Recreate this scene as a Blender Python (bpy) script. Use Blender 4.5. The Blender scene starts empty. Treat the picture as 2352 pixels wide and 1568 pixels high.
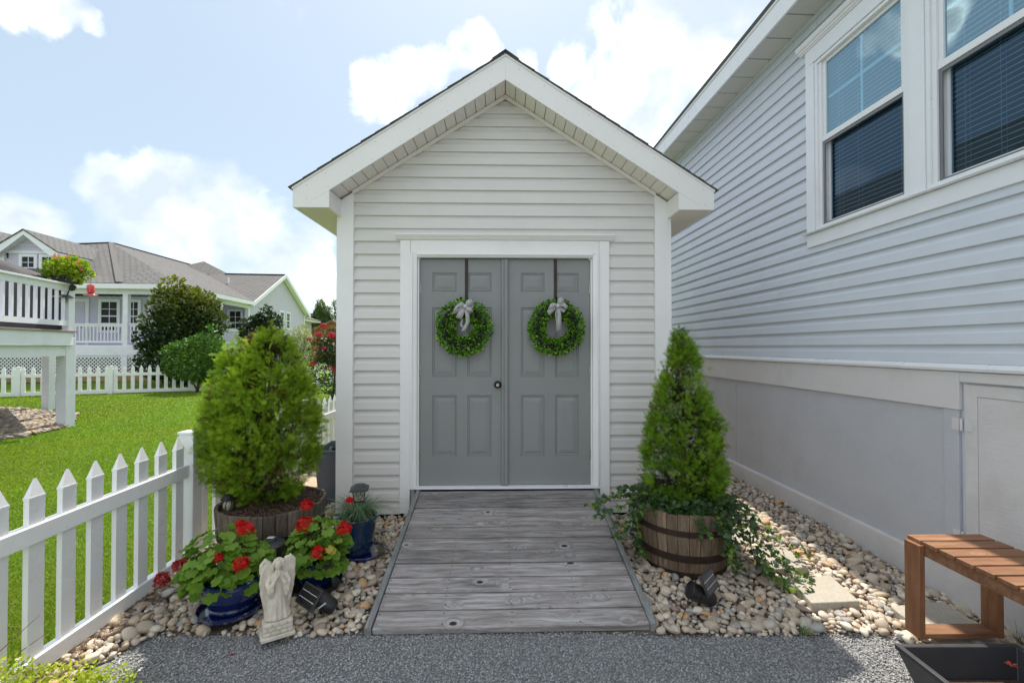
import bpy, bmesh, math, random
import numpy as np
from mathutils import Vector, Matrix, noise as mnoise
R = math.radians
random.seed(7); rng = np.random.default_rng(7)
scene = bpy.context.scene
COL = scene.collection

# ---------------------------------------------------------------- camera
CAM_H = 1.55
cd = bpy.data.cameras.new('camera'); cam = bpy.data.objects.new('camera', cd); COL.objects.link(cam)
cd.sensor_width = 36; cd.lens = 16.0; cd.clip_start = 0.05; cd.clip_end = 2000
cam.location = (0, 0, CAM_H); cam.rotation_euler = (R(90.71), 0, 0)
scene.camera = cam
# ---------------------------------------------------------------- light
SUN_EL = R(61.5); SUN_AZ = R(90.0)          # azimuth measured from +X, the sun stands behind the little shed
sdir = Vector((math.cos(SUN_AZ)*math.cos(SUN_EL), math.sin(SUN_AZ)*math.cos(SUN_EL), math.sin(SUN_EL)))
sl = bpy.data.lights.new('sun', 'SUN'); sl.energy = 3.3; sl.angle = R(0.6); sl.color = (1.0, 0.93, 0.82)
so = bpy.data.objects.new('sun', sl); COL.objects.link(so)
so.rotation_euler = (-sdir).to_track_quat('-Z', 'Y').to_euler(); so.location = (0, 0, 30)
scene.view_settings.view_transform = 'Standard'; scene.view_settings.look = 'None'
scene.view_settings.exposure = 0.92; scene.view_settings.gamma = 1.0
try: scene.view_settings.use_curve_mapping = False
except Exception: pass

# ---------------------------------------------------------------- node helpers
class NT:
    def __init__(s, nt): s.nt = nt; s.L = nt.links
    def n(s, t, **kw):
        o = s.nt.nodes.new(t)
        for k, v in kw.items():
            if k == 'ins':
                for a, b in v.items():
                    if isinstance(b, bpy.types.NodeSocket): s.L.new(b, o.inputs[a])
                    else: o.inputs[a].default_value = b
            else: setattr(o, k, v)
        return o
    def math(s, op, a, b=None, c=None, clamp=False):
        o = s.nt.nodes.new('ShaderNodeMath'); o.operation = op; o.use_clamp = clamp
        for i, x in enumerate((a, b, c)):
            if x is None: continue
            if isinstance(x, bpy.types.NodeSocket): s.L.new(x, o.inputs[i])
            else: o.inputs[i].default_value = x
        return o.outputs[0]
    def vmath(s, op, a, b=None):
        o = s.nt.nodes.new('ShaderNodeVectorMath'); o.operation = op
        for i, x in enumerate((a, b)):
            if x is None: continue
            if isinstance(x, bpy.types.NodeSocket): s.L.new(x, o.inputs[i])
            else: o.inputs[i].default_value = x
        return o
    def mix(s, f, a, b, mode='MIX'):
        o = s.nt.nodes.new('ShaderNodeMix'); o.data_type = 'RGBA'; o.blend_type = mode
        for i, x in ((0, f), (6, a), (7, b)):
            if isinstance(x, bpy.types.NodeSocket): s.L.new(x, o.inputs[i])
            else: o.inputs[i].default_value = (x if i == 0 else (*x[:3], 1))
        return o.outputs[2]
    def ramp(s, f, stops, interp='LINEAR'):
        o = s.nt.nodes.new('ShaderNodeValToRGB'); e = o.color_ramp.elements; o.color_ramp.interpolation = interp
        while len(e) > 1: e.remove(e[-1])
        e[0].position = stops[0][0]; e[0].color = (*c3(stops[0][1]), 1)
        for p, c in stops[1:]:
            k = e.new(p); k.color = (*c3(c), 1)
        s.L.new(f, o.inputs[0]); return o.outputs[0]
    def noise(s, vec, scale, detail=3, rough=0.5, dist=0.0):
        return s.n('ShaderNodeTexNoise', ins={'Vector': vec, 'Scale': scale, 'Detail': detail, 'Roughness': rough, 'Distortion': dist})
    def mapr(s, f, a, b, c, d, smooth=False):
        o = s.nt.nodes.new('ShaderNodeMapRange'); s.L.new(f, o.inputs[0])
        if smooth: o.interpolation_type = 'SMOOTHSTEP'
        for i, x in enumerate((a, b, c, d)): o.inputs[i+1].default_value = x
        return o.outputs[0]
def c3(c): return (c, c, c) if isinstance(c, (int, float)) else tuple(c[:3])

# ---------------------------------------------------------------- sky: hazy summer blue with cumulus
w = bpy.data.worlds.new('World'); scene.world = w; w.use_nodes = True
wn = NT(w.node_tree); w.node_tree.nodes.clear()
out = wn.n('ShaderNodeOutputWorld')
sky = wn.n('ShaderNodeTexSky'); sky.sky_type = 'NISHITA'; sky.sun_disc = False
sky.sun_elevation = SUN_EL; sky.sun_rotation = R(90) - SUN_AZ
sky.air_density = 1.0; sky.dust_density = 1.6; sky.ozone_density = 1.3; sky.altitude = 0
tc = wn.n('ShaderNodeTexCoord'); dirv = wn.vmath('NORMALIZE', tc.outputs['Generated']).outputs[0]
bgs = wn.n('ShaderNodeBackground', ins={'Strength': 0.067}); w.node_tree.links.new(wn.mix(0.5, sky.outputs[0], (6.9, 8.4, 9.5)), bgs.inputs[0])
def pdir(px, py):                       # direction towards a point of the sky, given as picture angles
    x = (px-1176)/1045.3; z = (797-py)/1045.3; v = Vector((x, 1, z)); return v.normalized()
blobs = [(1400,230,.12),(1500,150,.15),(1620,90,.14),(1690,10,.12),(1320,130,.06),(1480,310,.11),(1590,240,.11),
         (890,205,.075),(980,160,.08),(1080,110,.06),(845,165,.04),
         (270,385,.06),(390,400,.085),(480,460,.10),(560,530,.11),(650,590,.11),(720,650,.10),(430,540,.11),(330,470,.07),
         (120,0,.035),(20,-20,.03),(190,30,.022),(20,480,.055),(40,540,.04),(560,640,.08),(740,560,.05),(1220,135,.03),(210,325,.02)]
B = [(pdir(a, b), r) for a, b, r in blobs]
rr = random.Random(3)
while len(B) < len(blobs)+74:            # more cumulus all round the unseen sky, added to brighten the shade
    a = rr.uniform(0, 2*math.pi); e = math.asin(rr.uniform(.05, .95))
    v = Vector((math.cos(a)*math.cos(e), math.sin(a)*math.cos(e), math.sin(e)))
    if v.y > 0.1 and abs(v.x/v.y) < 1.9 and v.z/v.y < 1.5: continue
    for k in range(1): B.append((v, rr.uniform(.16, .34)))
warp = wn.noise(dirv, 3.2, 6, 0.55)
wv = wn.vmath('SUBTRACT', warp.outputs['Color'], (.5, .5, .5)).outputs[0]
wv2 = wn.vmath('SCALE', wv); wv2.inputs[3].default_value = 0.16
dw = wn.vmath('ADD', dirv, wv2.outputs[0]).outputs[0]
acc = None
for c, r in B:
    d = wn.vmath('DISTANCE', dw, tuple(c)).outputs['Value']
    v = wn.math('MULTIPLY_ADD', d, -1.0/r, 1.0)
    acc = v if acc is None else wn.math('SMOOTH_MAX', acc, v, 0.25)
n1 = wn.noise(dirv, 7.0, 10, 0.58, 0.3).outputs[0]
n1 = wn.mapr(n1, .3, .7, -0.55, .50)
den = wn.math('ADD', acc, n1)
mask = wn.mapr(den, -0.02, 0.86, 0, 1, True)
mask = wn.math('MULTIPLY', mask, 0.93)
n2 = wn.noise(wn.vmath('ADD', dirv, (.0, .0, .035)).outputs[0], 6.0, 8, 0.55, 0.2).outputs[0]
shade = wn.math('ADD', wn.mapr(n2, .36, .64, -.1, .9), wn.mapr(den, .1, .9, .55, -.12))
ccol = wn.ramp(shade, [(0.05, (.265, .30, .355)), (.36, (.32, .345, .385)), (.62, (.40, .41, .425)), (.86, (.56, .56, .56)), (1.0, (.95, .94, .91))])
bgc = wn.n('ShaderNodeBackground', ins={'Color': ccol, 'Strength': 1.60})
mx = wn.n('ShaderNodeMixShader', ins={0: mask, 1: bgs.outputs[0], 2: bgc.outputs[0]})
w.node_tree.links.new(mx.outputs[0], out.inputs[0])

# ---------------------------------------------------------------- mesh helpers
class MB:
    def __init__(s): s.v = []; s.f = []
    def add(s, V, F, M=None):
        o = len(s.v)
        if M is not None: V = [M @ Vector(p) for p in V]
        s.v += [tuple(p) for p in V]; s.f += [tuple(i+o for i in q) for q in F]; return s
    def box(s, x0, x1, y0, y1, z0, z1, M=None):
        V = [(x0,y0,z0),(x1,y0,z0),(x1,y1,z0),(x0,y1,z0),(x0,y0,z1),(x1,y0,z1),(x1,y1,z1),(x0,y1,z1)]
        return s.add(V, [(0,3,2,1),(4,5,6,7),(0,1,5,4),(1,2,6,5),(2,3,7,6),(3,0,4,7)], M)
    def bar(s, a, b, wd, h, up=(0,0,1)):
        a = Vector(a); b = Vector(b); d = (b-a); L = d.length; d.normalize(); u = Vector(up); sd = d.cross(u)
        if sd.length < 1e-4: sd = d.cross(Vector((0,1,0)))
        sd.normalize(); u = sd.cross(d)
        M = Matrix((( d.x, sd.x, u.x, a.x),(d.y, sd.y, u.y, a.y),(d.z, sd.z, u.z, a.z),(0,0,0,1)))
        return s.box(0, L, -wd/2, wd/2, -h/2, h/2, M)
    def prism(s, pts, axis, a, b, M=None):      # polygon (2D) extruded along an axis
        n = len(pts)
        def P(p, t): return {'x': (t, p[0], p[1]), 'y': (p[0], t, p[1]), 'z': (p[0], p[1], t)}[axis]
        V = [P(p, a) for p in pts] + [P(p, b) for p in pts]
        F = [tuple(range(n)), tuple(range(2*n-1, n-1, -1))] + [(i, (i+1) % n, n+(i+1) % n, n+i) for i in range(n)]
        return s.add(V, F, M)
    def tube(s, pts, r, n=6, caps=True):
        pts = [Vector(p) for p in pts]; rs = r if isinstance(r, (list, tuple)) else [r]*len(pts)
        o = len(s.v); prev = None
        for i, p in enumerate(pts):
            d = (pts[min(i+1, len(pts)-1)] - pts[max(i-1, 0)]).normalized()
            if prev is None:
                a = Vector((0, 0, 1)) if abs(d.z) < .9 else Vector((1, 0, 0)); x = d.cross(a).normalized()
            else: x = (prev - d*prev.dot(d)).normalized()
            prev = x; y = d.cross(x)
            for k in range(n):
                t = 2*math.pi*k/n; s.v.append(tuple(p + (x*math.cos(t)+y*math.sin(t))*rs[i]))
        for i in range(len(pts)-1):
            for k in range(n):
                a = o+i*n+k; b = o+i*n+(k+1) % n; s.f.append((a, b, b+n, a+n))
        if caps:
            s.f.append(tuple(o+k for k in range(n-1, -1, -1))); s.f.append(tuple(o+(len(pts)-1)*n+k for k in range(n)))
        return s
    def lathe(s, prof, n=24, M=None, fn=None, close=False):
        V = []; F = []
        for (r, z) in prof:
            for k in range(n):
                t = 2*math.pi*k/n; rr_, zz = (fn(r, z, t) if fn else (r, z)); V.append((rr_*math.cos(t), rr_*math.sin(t), zz))
        m = len(prof)
        for i in range(m-1 + (1 if close else 0)):
            j = (i+1) % m
            for k in range(n): F.append((i*n+k, i*n+(k+1) % n, j*n+(k+1) % n, j*n+k))
        if not close:
            F.append(tuple(range(n-1, -1, -1))); F.append(tuple((m-1)*n+k for k in range(n)))
        return s.add(V, F, M)
    def build(s, name, m, parent=None, smooth=False, bevel=0, seg=2, loc=None):
        me = bpy.data.meshes.new(name); me.from_pydata(s.v, [], s.f)
        return finish(name, me, m, parent, smooth, bevel, seg, loc, fix=True)
def finish(name, me, m, parent=None, smooth=False, bevel=0, seg=2, loc=None, fix=False):
    if fix:
        bm = bmesh.new(); bm.from_mesh(me); bmesh.ops.recalc_face_normals(bm, faces=bm.faces); bm.to_mesh(me); bm.free()
    me.update()
    if m is not None: me.materials.append(m)
    if smooth: me.polygons.foreach_set('use_smooth', [True]*len(me.polygons))
    o = bpy.data.objects.new(name, me); COL.objects.link(o)
    if parent is not None: o.parent = parent
    if loc is not None: o.location = loc
    if bevel:
        b = o.modifiers.new('bevel', 'BEVEL'); b.width = bevel; b.segments = seg; b.limit_method = 'ANGLE'; b.angle_limit = R(35)
        me.polygons.foreach_set('use_smooth', [True]*len(me.polygons))
        try: me.set_sharp_from_angle(angle=R(50))
        except Exception: pass
    elif smooth == 'auto':
        try: me.set_sharp_from_angle(angle=R(40))
        except Exception: pass
    return o
def np_obj(name, V, F, m, parent=None, smooth=False, tint=None, uv=None):
    V = np.asarray(V, dtype=np.float32); F = np.asarray(F, dtype=np.int32)
    me = bpy.data.meshes.new(name); me.vertices.add(len(V)); me.vertices.foreach_set('co', V.ravel())
    k = F.shape[1]; me.loops.add(F.size); me.loops.foreach_set('vertex_index', F.ravel())
    me.polygons.add(len(F)); me.polygons.foreach_set('loop_start', np.arange(0, F.size, k, dtype=np.int32))
    me.update(calc_edges=True)
    if tint is not None:
        a = me.color_attributes.new('tint', 'FLOAT_COLOR', 'POINT')
        c = np.ones((len(V), 4), dtype=np.float32); c[:, :3] = tint; a.data.foreach_set('color', c.ravel())
    if smooth: me.polygons.foreach_set('use_smooth', np.ones(len(F), dtype=bool))
    if m is not None: me.materials.append(m)
    o = bpy.data.objects.new(name, me); COL.objects.link(o)
    if parent is not None: o.parent = parent
    return o
def scatter(BV, BF, P, X, Y, Z, S):            # copies of one small mesh: positions, three axes, sizes -> one vertex/face array
    BV = np.asarray(BV, float); BF = np.asarray(BF, int); N = len(P)
    S = np.asarray(S, float); S = S[:, None] if S.ndim == 1 else S
    if S.shape[1] == 1: S = np.repeat(S, 3, 1)
    W_ = (P[:, None, :] + BV[None, :, 0:1]*X[:, None, :]*S[:, None, 0:1] + BV[None, :, 1:2]*Y[:, None, :]*S[:, None, 1:2]
          + BV[None, :, 2:3]*Z[:, None, :]*S[:, None, 2:3])
    F_ = BF[None] + (np.arange(N)*len(BV))[:, None, None]
    return W_.reshape(-1, 3), F_.reshape(-1, BF.shape[1])
def unit(a): return a/np.maximum(np.linalg.norm(a, axis=-1, keepdims=True), 1e-9)
def rand_unit(n): return unit(rng.normal(size=(n, 3)))
def frames(Zdir, spin=None):                    # orthonormal frames whose Z is given
    Zd = unit(Zdir); a = rand_unit(len(Zd)); X = unit(np.cross(a, Zd)); Y = np.cross(Zd, X); return X, Y, Zd
def frames_y(Ydir, up):                         # Y along Ydir, Z close to 'up'
    Yd = unit(Ydir); X = unit(np.cross(Yd, up)); Z = np.cross(X, Yd); return X, Yd, Z
def thing(name, label, cat, loc=(0,0,0), rz=0, group=None):
    o = bpy.data.objects.new(name, None); COL.objects.link(o); o.location = loc; o.rotation_euler = (0, 0, rz)
    o.empty_display_size = .1; o['label'] = label; o['category'] = cat
    if group: o['group'] = group
    return o
def tag(o, label=None, cat=None, group=None, kind=None):
    if label: o['label'] = label
    if cat: o['category'] = cat
    if group: o['group'] = group
    if kind: o['kind'] = kind
    return o
def kids(o, _c={}):
    return [c for c in bpy.data.objects if c.parent == o]
def dup(o, parent=None, loc=None, rot=None, scale=None, M=None, deep=True):
    c = o.copy(); COL.objects.link(c)
    if parent is not None: c.parent = parent
    if loc is not None: c.location = loc
    if rot is not None: c.rotation_euler = rot
    if scale is not None: c.scale = scale
    if M is not None: c.matrix_basis = M
    if deep:
        for ch in kids(o): dup(ch, c)
    return c
# ---------------------------------------------------------------- materials
def base_mat(name):
    m = bpy.data.materials.new(name); m.use_nodes = True; m.node_tree.nodes.clear()
    t = NT(m.node_tree); o = t.n('ShaderNodeOutputMaterial'); b = t.n('ShaderNodeBsdfPrincipled')
    t.L.new(b.outputs[0], o.inputs[0]); return m, t, b, o
def mat(name, col, rough=.6, col2=None, nscale=6, stretch=(1,1,1), var=0.0, bump=0.0, bscale=40, bstretch=None, spec=.5, metal=0, dirt=None, dscale=2, coat=0, bdist=.002, objrand=0.0):
    m, t, b, o = base_mat(name); tc = t.n('ShaderNodeTexCoord'); oi = t.n('ShaderNodeObjectInfo')
    off = t.vmath('SCALE', (17.3, 31.1, 7.7)); t.L.new(oi.outputs['Random'], off.inputs[3])
    vec0 = t.vmath('ADD', tc.outputs['Object'], off.outputs[0]).outputs[0] if objrand >= 0 else tc.outputs['Object']
    vec = t.vmath('MULTIPLY', vec0, tuple(stretch)).outputs[0]
    c = None
    if col2 is None: col2 = tuple(x*(1-var) for x in c3(col))
    n = t.noise(vec, nscale, 6, .6)
    c = t.mix(t.mapr(n.outputs[0], .32, .68, 0, 1), c3(col), c3(col2))
    if dirt:
        n2 = t.noise(vec0, dscale, 8, .65); c = t.mix(t.mapr(n2.outputs[0], .5, .78, 0, dirt[1]), c, dirt[0])
    if objrand > 0:
        k = t.mapr(oi.outputs['Random'], 0, 1, 1-objrand, 1+objrand); h = t.vmath('SCALE', c); t.L.new(k, h.inputs[3]); c = h.outputs[0]
    t.L.new(c, b.inputs['Base Color'])
    b.inputs['Roughness'].default_value = rough; b.inputs['Metallic'].default_value = metal
    b.inputs['Specular IOR Level'].default_value = spec
    if coat: b.inputs['Coat Weight'].default_value = coat; b.inputs['Coat Roughness'].default_value = .05
    rn = t.noise(vec, nscale*1.7, 3, .6); t.L.new(t.mapr(rn.outputs[0], .3, .7, max(0, rough-.1), min(1, rough+.1)), b.inputs['Roughness'])
    if bump:
        bv = t.vmath('MULTIPLY', vec0, tuple(bstretch or stretch)).outputs[0]
        bn = t.noise(bv, bscale, 5, .6)
        bp = t.n('ShaderNodeBump', ins={'Strength': bump, 'Distance': bdist, 'Height': bn.outputs[0]}); t.L.new(bp.outputs[0], b.inputs['Normal'])
    return m
def leaf_mat(name, tintmul=(1,1,1), rough=.5, trans=.35, spec=.4, hue=0.0, attr=True, col=(.08,.16,.03), col2=None):
    m, t, b, o = base_mat(name)
    if attr:
        a = t.n('ShaderNodeVertexColor'); a.layer_name = 'tint'; c = t.mix(1.0, a.outputs[0], tintmul, 'MULTIPLY')
    else:
        oi = t.n('ShaderNodeObjectInfo'); g = t.n('ShaderNodeNewGeometry'); tc = t.n('ShaderNodeTexCoord')
        f = t.math('FRACT', t.math('ADD', oi.outputs['Random'], g.outputs['Random Per Island']))
        c = t.mix(f, col, col2 or tuple(x*1.6 for x in col))
        n = t.noise(tc.outputs['Object'], 60, 3); c = t.mix(t.mapr(n.outputs[0], .35, .7, 0, .35), c, tuple(x*.6 for x in col))
    t.L.new(c, b.inputs['Base Color']); b.inputs['Roughness'].default_value = rough; b.inputs['Specular IOR Level'].default_value = spec
    tr = t.n('ShaderNodeBsdfTranslucent'); c2 = t.mix(1.0, c, (1.25, 1.35, .6), 'MULTIPLY'); t.L.new(c2, tr.inputs[0])
    mx = t.n('ShaderNodeMixShader', ins={0: trans, 1: b.outputs[0], 2: tr.outputs[0]}); t.L.new(mx.outputs[0], o.inputs[0])
    return m
def wood_mat(name, c1, c2, c3_, grain=(2.2, 38, 38), knots=.0, rough=.75, bump=.6, stain=None, axis=0, objvar=.12):
    m, t, b, o = base_mat(name); tc = t.n('ShaderNodeTexCoord'); oi = t.n('ShaderNodeObjectInfo')
    off = t.vmath('SCALE', (13.7, 5.3, 3.1)); t.L.new(oi.outputs['Random'], off.inputs[3])
    v0 = t.vmath('ADD', tc.outputs['Object'], off.outputs[0]).outputs[0]
    g = list(grain)
    if axis == 2: g = [grain[1], grain[2], grain[0]]
    if axis == 1: g = [grain[1], grain[0], grain[2]]
    warp = t.noise(v0, 3.0, 3); wv = t.vmath('SCALE', t.vmath('SUBTRACT', warp.outputs['Color'], (.5,.5,.5)).outputs[0]); wv.inputs[3].default_value = .05
    v1 = t.vmath('ADD', v0, wv.outputs[0]).outputs[0]
    kd = None
    if knots:
        ks = [6.2, 9.0, 9.0]
        if axis == 2: ks = [7.5, 7.5, 2.6]
        kv = t.vmath('MULTIPLY', v0, tuple(ks)).outputs[0]
        vo = t.n('ShaderNodeTexVoronoi', ins={'Vector': kv, 'Scale': 1.0, 'Randomness': 1.0}); vo.feature = 'F1'
        sel = t.math('GREATER_THAN', t.n('ShaderNodeSeparateColor', ins={0: vo.outputs['Color']}).outputs[0], 1-knots)
        kd = vo.outputs['Distance']
        ring = t.math('MULTIPLY', t.mapr(kd, .0, .5, 1, 0, True), sel)
        v1 = t.vmath('ADD', v1, t.n('ShaderNodeCombineXYZ', ins={0: ring, 1: t.math('MULTIPLY', ring, .12), 2: t.math('MULTIPLY', ring, .1)}).outputs[0]).outputs[0]
        knot = t.math('MULTIPLY', t.mapr(kd, .10, .19, 1, 0, True), sel)
    gv = t.vmath('MULTIPLY', v1, tuple(g)).outputs[0]
    n = t.noise(gv, 1.0, 8, .68); n2 = t.noise(v0, 2.1, 4, .6); n3 = t.noise(t.vmath('MULTIPLY', gv, (3, 3, 3)).outputs[0], 1.0, 4, .7)
    c = t.ramp(n.outputs[0], [(.3, c1), (.5, c2), (.7, c3_)])
    c = t.mix(t.mapr(n2.outputs[0], .35, .7, 0, .45), c, c1)
    c = t.mix(t.mapr(n3.outputs[0], .55, .75, 0, .6), c, tuple(x*.35 for x in c1))
    if stain:
        n4 = t.noise(t.vmath('MULTIPLY', v0, (1.2, 7, 7)).outputs[0], 1.4, 6, .6); c = t.mix(t.mapr(n4.outputs[0], .56, .72, 0, stain[1]), c, stain[0])
    if knots:
        c = t.mix(t.math('MULTIPLY', t.math('MULTIPLY', t.mapr(kd, .1, .3, 1, 0, True), sel), .45), c, tuple(min(1, x*1.25) for x in c3_))
        c = t.mix(knot, c, tuple(x*.22 for x in c1))
    k = t.mapr(oi.outputs['Random'], 0, 1, 1-objvar, 1+objvar); h = t.vmath('SCALE', c); t.L.new(k, h.inputs[3])
    t.L.new(h.outputs[0], b.inputs['Base Color']); b.inputs['Roughness'].default_value = rough; b.inputs['Specular IOR Level'].default_value = .3
    hh = t.math('ADD', n.outputs[0], t.math('MULTIPLY', n3.outputs[0], .6))
    bp = t.n('ShaderNodeBump', ins={'Strength': bump, 'Distance': .003, 'Height': hh}); t.L.new(bp.outputs[0], b.inputs['Normal'])
    return m
def stone_mat(name, stops, mott=(.5,.45,.4)):
    m, t, b, o = base_mat(name); oi = t.n('ShaderNodeObjectInfo'); g = t.n('ShaderNodeNewGeometry'); tc = t.n('ShaderNodeTexCoord')
    f = t.math('FRACT', t.math('ADD', t.math('MULTIPLY', oi.outputs['Random'], 7.31), g.outputs['Random Per Island']))
    c = t.ramp(f, stops, 'CONSTANT')
    off = t.vmath('SCALE', (9.1, 4.3, 2.7)); t.L.new(f, off.inputs[3]); v = t.vmath('ADD', tc.outputs['Object'], off.outputs[0]).outputs[0]
    n = t.noise(v, 38, 6, .65, .8); n2 = t.noise(v, 110, 4, .6)
    c = t.mix(t.mapr(n.outputs[0], .4, .68, 0, .6), c, mott, 'MULTIPLY')
    c = t.mix(t.mapr(n.outputs[0], .30, .44, .4, 0), c, (.58,.54,.48))
    c = t.mix(t.mapr(n2.outputs[0], .6, .75, 0, .35), c, (.16,.12,.09))
    t.L.new(c, b.inputs['Base Color']); b.inputs['Roughness'].default_value = .62; b.inputs['Specular IOR Level'].default_value = .35
    bp = t.n('ShaderNodeBump', ins={'Strength': .5, 'Distance': .002, 'Height': n2.outputs[0]}); t.L.new(bp.outputs[0], b.inputs['Normal'])
    return m
M = {}
M['siding'] = mat('siding_beige', (.73,.70,.665), .5, (.70,.67,.635), 3, (1,1,1), bump=.25, bscale=5, bstretch=(3,40,40), bdist=.001, dirt=((.55,.52,.47), .25))
M['siding_blue'] = mat('siding_blue_grey', (.645,.685,.75), .5, (.615,.655,.72), 3, bump=.25, bscale=5, bstretch=(3,3,60), bdist=.001, dirt=((.42,.45,.48), .2))
M['siding_far'] = mat('siding_far_grey', (.62,.585,.72), .6, (.59,.555,.69), 2)
M['trim'] = mat('trim_white_rough', (.90,.885,.87), .55, (.87,.855,.835), 4, bump=.35, bscale=55, bstretch=(1,1,.45), bdist=.0014, dirt=((.66,.63,.57), .2), dscale=3)
M['trim_h'] = mat('trim_white_grain', (.88,.865,.84), .55, (.85,.835,.81), 4, bump=.35, bscale=14, bstretch=(1,6,9), bdist=.0022, dirt=((.6,.57,.5), .28), dscale=3)
M['trimc'] = mat('trim_white_cool', (.83,.845,.89), .5, (.80,.815,.86), 4, bump=.4, bscale=55, bstretch=(1,1,.45), bdist=.0024, dirt=((.62,.61,.58), .25), dscale=3)
M['fascia'] = mat('fascia_metal_cream', (.86,.835,.80), .45, (.83,.805,.77), 3, bump=.1, bscale=9, bdist=.001)
M['soffit'] = mat('soffit_vinyl_cream', (.84,.79,.73), .55, (.81,.76,.70), 3)
def perf_mat(name, col, axis=0):
    m, t, b, o = base_mat(name); tc = t.n('ShaderNodeTexCoord')
    v = t.vmath('MULTIPLY', tc.outputs['Object'], (80, 80, 80)).outputs[0]
    fr = t.vmath('FRACTION', v).outputs[0]; d = t.vmath('SUBTRACT', fr, (.5,.5,.5)).outputs[0]
    s = t.n('ShaderNodeSeparateXYZ', ins={0: d}); rr_ = t.math('SQRT', t.math('ADD', t.math('POWER', s.outputs[0], 2.0), t.math('POWER', s.outputs[1], 2.0)))
    k = t.mapr(rr_, .16, .24, 1, 0); c = t.mix(k, col, tuple(x*.3 for x in col)); t.L.new(c, b.inputs['Base Color']); b.inputs['Roughness'].default_value = .6
    return m
M['perf'] = perf_mat('soffit_perforated_cream', (.80,.73,.65))
M['perf_white'] = perf_mat('soffit_perforated_white', (.68,.68,.66))
M['vinyl'] = mat('vinyl_white', (.83,.835,.86), .32, (.81,.815,.84), 3, dirt=((.66,.62,.55), .22), dscale=4)
M['paintwhite'] = mat('painted_white_wood', (.81,.81,.90), .6, (.76,.76,.85), 5, bump=.4, bscale=12, bstretch=(4,4,1), dirt=((.5,.5,.48), .3))
M['door'] = mat('door_grey_paint', (.265,.270,.262), .48, (.245,.25,.243), 2.5, bump=.35, bscale=10, bstretch=(26,26,1.2), bdist=.0012, dirt=((.26,.26,.26), .3), dscale=2.5)
M['ramp'] = wood_mat('weathered_grey_planks', (.165,.135,.118), (.35,.32,.31), (.58,.565,.57), knots=.30, stain=((.09,.10,.11), .8), bump=1.0, objvar=.2)
M['ramp_side'] = wood_mat('weathered_grey_edge', (.13,.13,.128), (.24,.24,.238), (.36,.36,.355), axis=1, grain=(2.2,50,50), bump=.8)
M['cedar'] = wood_mat('cedar_orange_brown', (.17,.075,.038), (.275,.135,.07), (.37,.215,.125), rough=.55, knots=.1, bump=.35)
M['cedar_v'] = wood_mat('cedar_orange_brown_leg', (.17,.070,.034), (.26,.12,.058), (.34,.175,.09), rough=.55, knots=.06, bump=.35, axis=2)
M['stave'] = wood_mat('barrel_oak_weathered', (.095,.062,.038), (.20,.142,.09), (.31,.235,.16), axis=2, grain=(3.5,55,55), bump=.9, objvar=.25)
M['stave_grey'] = wood_mat('barrel_oak_silvered', (.08,.06,.043), (.165,.13,.097), (.265,.22,.17), axis=2, grain=(3.5,55,55), bump=.9, objvar=.25)
M['hoop'] = mat('rusted_hoop', (.055,.030,.020), .75, (.028,.018,.014), 14, bump=.5, bscale=60, metal=.35, dirt=((.11,.05,.025), .5), dscale=9)
M['hoop_dark'] = mat('dark_iron_hoop', (.03,.027,.025), .7, (.02,.018,.017), 14, bump=.5, bscale=60, metal=.3)
M['navy'] = mat('navy_glaze', (.009,.022,.135), .10, (.006,.014,.09), 9, coat=1, bump=.12, bscale=18, dirt=((.015,.03,.12), .35), dscale=5)
M['teal'] = mat('teal_blue_glaze', (.010,.045,.10), .14, (.006,.025,.075), 7, (1,1,.3), coat=1, bump=.12, bscale=18, dirt=((.05,.12,.17), .35), dscale=5)
M['black'] = mat('black_plastic', (.014,.014,.015), .42, (.02,.02,.021), 8, bump=.1, bscale=90)
M['greyblack'] = mat('charcoal_resin', (.045,.044,.048), .5, (.035,.034,.037), 6, bump=.3, bscale=70, dirt=((.09,.085,.08), .3))
M['bronze'] = mat('dark_bronze', (.035,.028,.024), .4, (.05,.04,.033), 8, metal=.7)
M['nickel'] = mat('nickel', (.5,.46,.40), .35, (.3,.27,.23), 30, metal=.8)
M['solar'] = mat('solar_cell', (.018,.015,.02), .18, (.03,.022,.026), 20, (30,1,1), coat=1)
M['silver'] = mat('silver_strip', (.6,.6,.6), .4)
M['glasspale'] = mat('lantern_glass', (.42,.40,.28), .25, (.3,.3,.2), 30, coat=.5)
M['statue'] = mat('cast_stone', (.74,.67,.55), .8, (.55,.50,.42), 22, bump=.5, bscale=120, bdist=.0012, dirt=((.36,.31,.25), .55), dscale=14)
M['paver'] = mat('concrete_paver', (.48,.43,.35), .9, (.36,.33,.28), 60, bump=.8, bscale=160, dirt=((.27,.25,.22), .4), dscale=7)
M['shingle'] = mat('shingle_dark', (.16,.155,.15), .9, (.10,.097,.095), 60, bump=.8, bscale=150)
M['stucco'] = mat('skirt_panel_stucco', (.51,.52,.555), .8, (.48,.49,.525), 4, bump=.9, bscale=34, bdist=.004, dirt=((.40,.36,.32), .3))
M['skirtgrain'] = mat('skirt_board_grain', (.68,.66,.66), .7, (.65,.63,.63), 4, bump=.8, bscale=9, bstretch=(5,1.2,22), bdist=.003, dirt=((.42,.38,.33), .4))
M['mulch'] = mat('bark_mulch', (.10,.055,.034), .95, (.045,.025,.017), 40, bump=.9, bscale=70, bdist=.008)
M['mulchbit'] = leaf_mat('mulch_shreds', attr=False, trans=.0, rough=.9, col=(.06,.032,.02), col2=(.25,.16,.10))
M['soil'] = mat('stone_bed_base', (.13,.105,.08), .95, (.08,.065,.05), 25, bump=.7, bscale=50)
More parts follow.
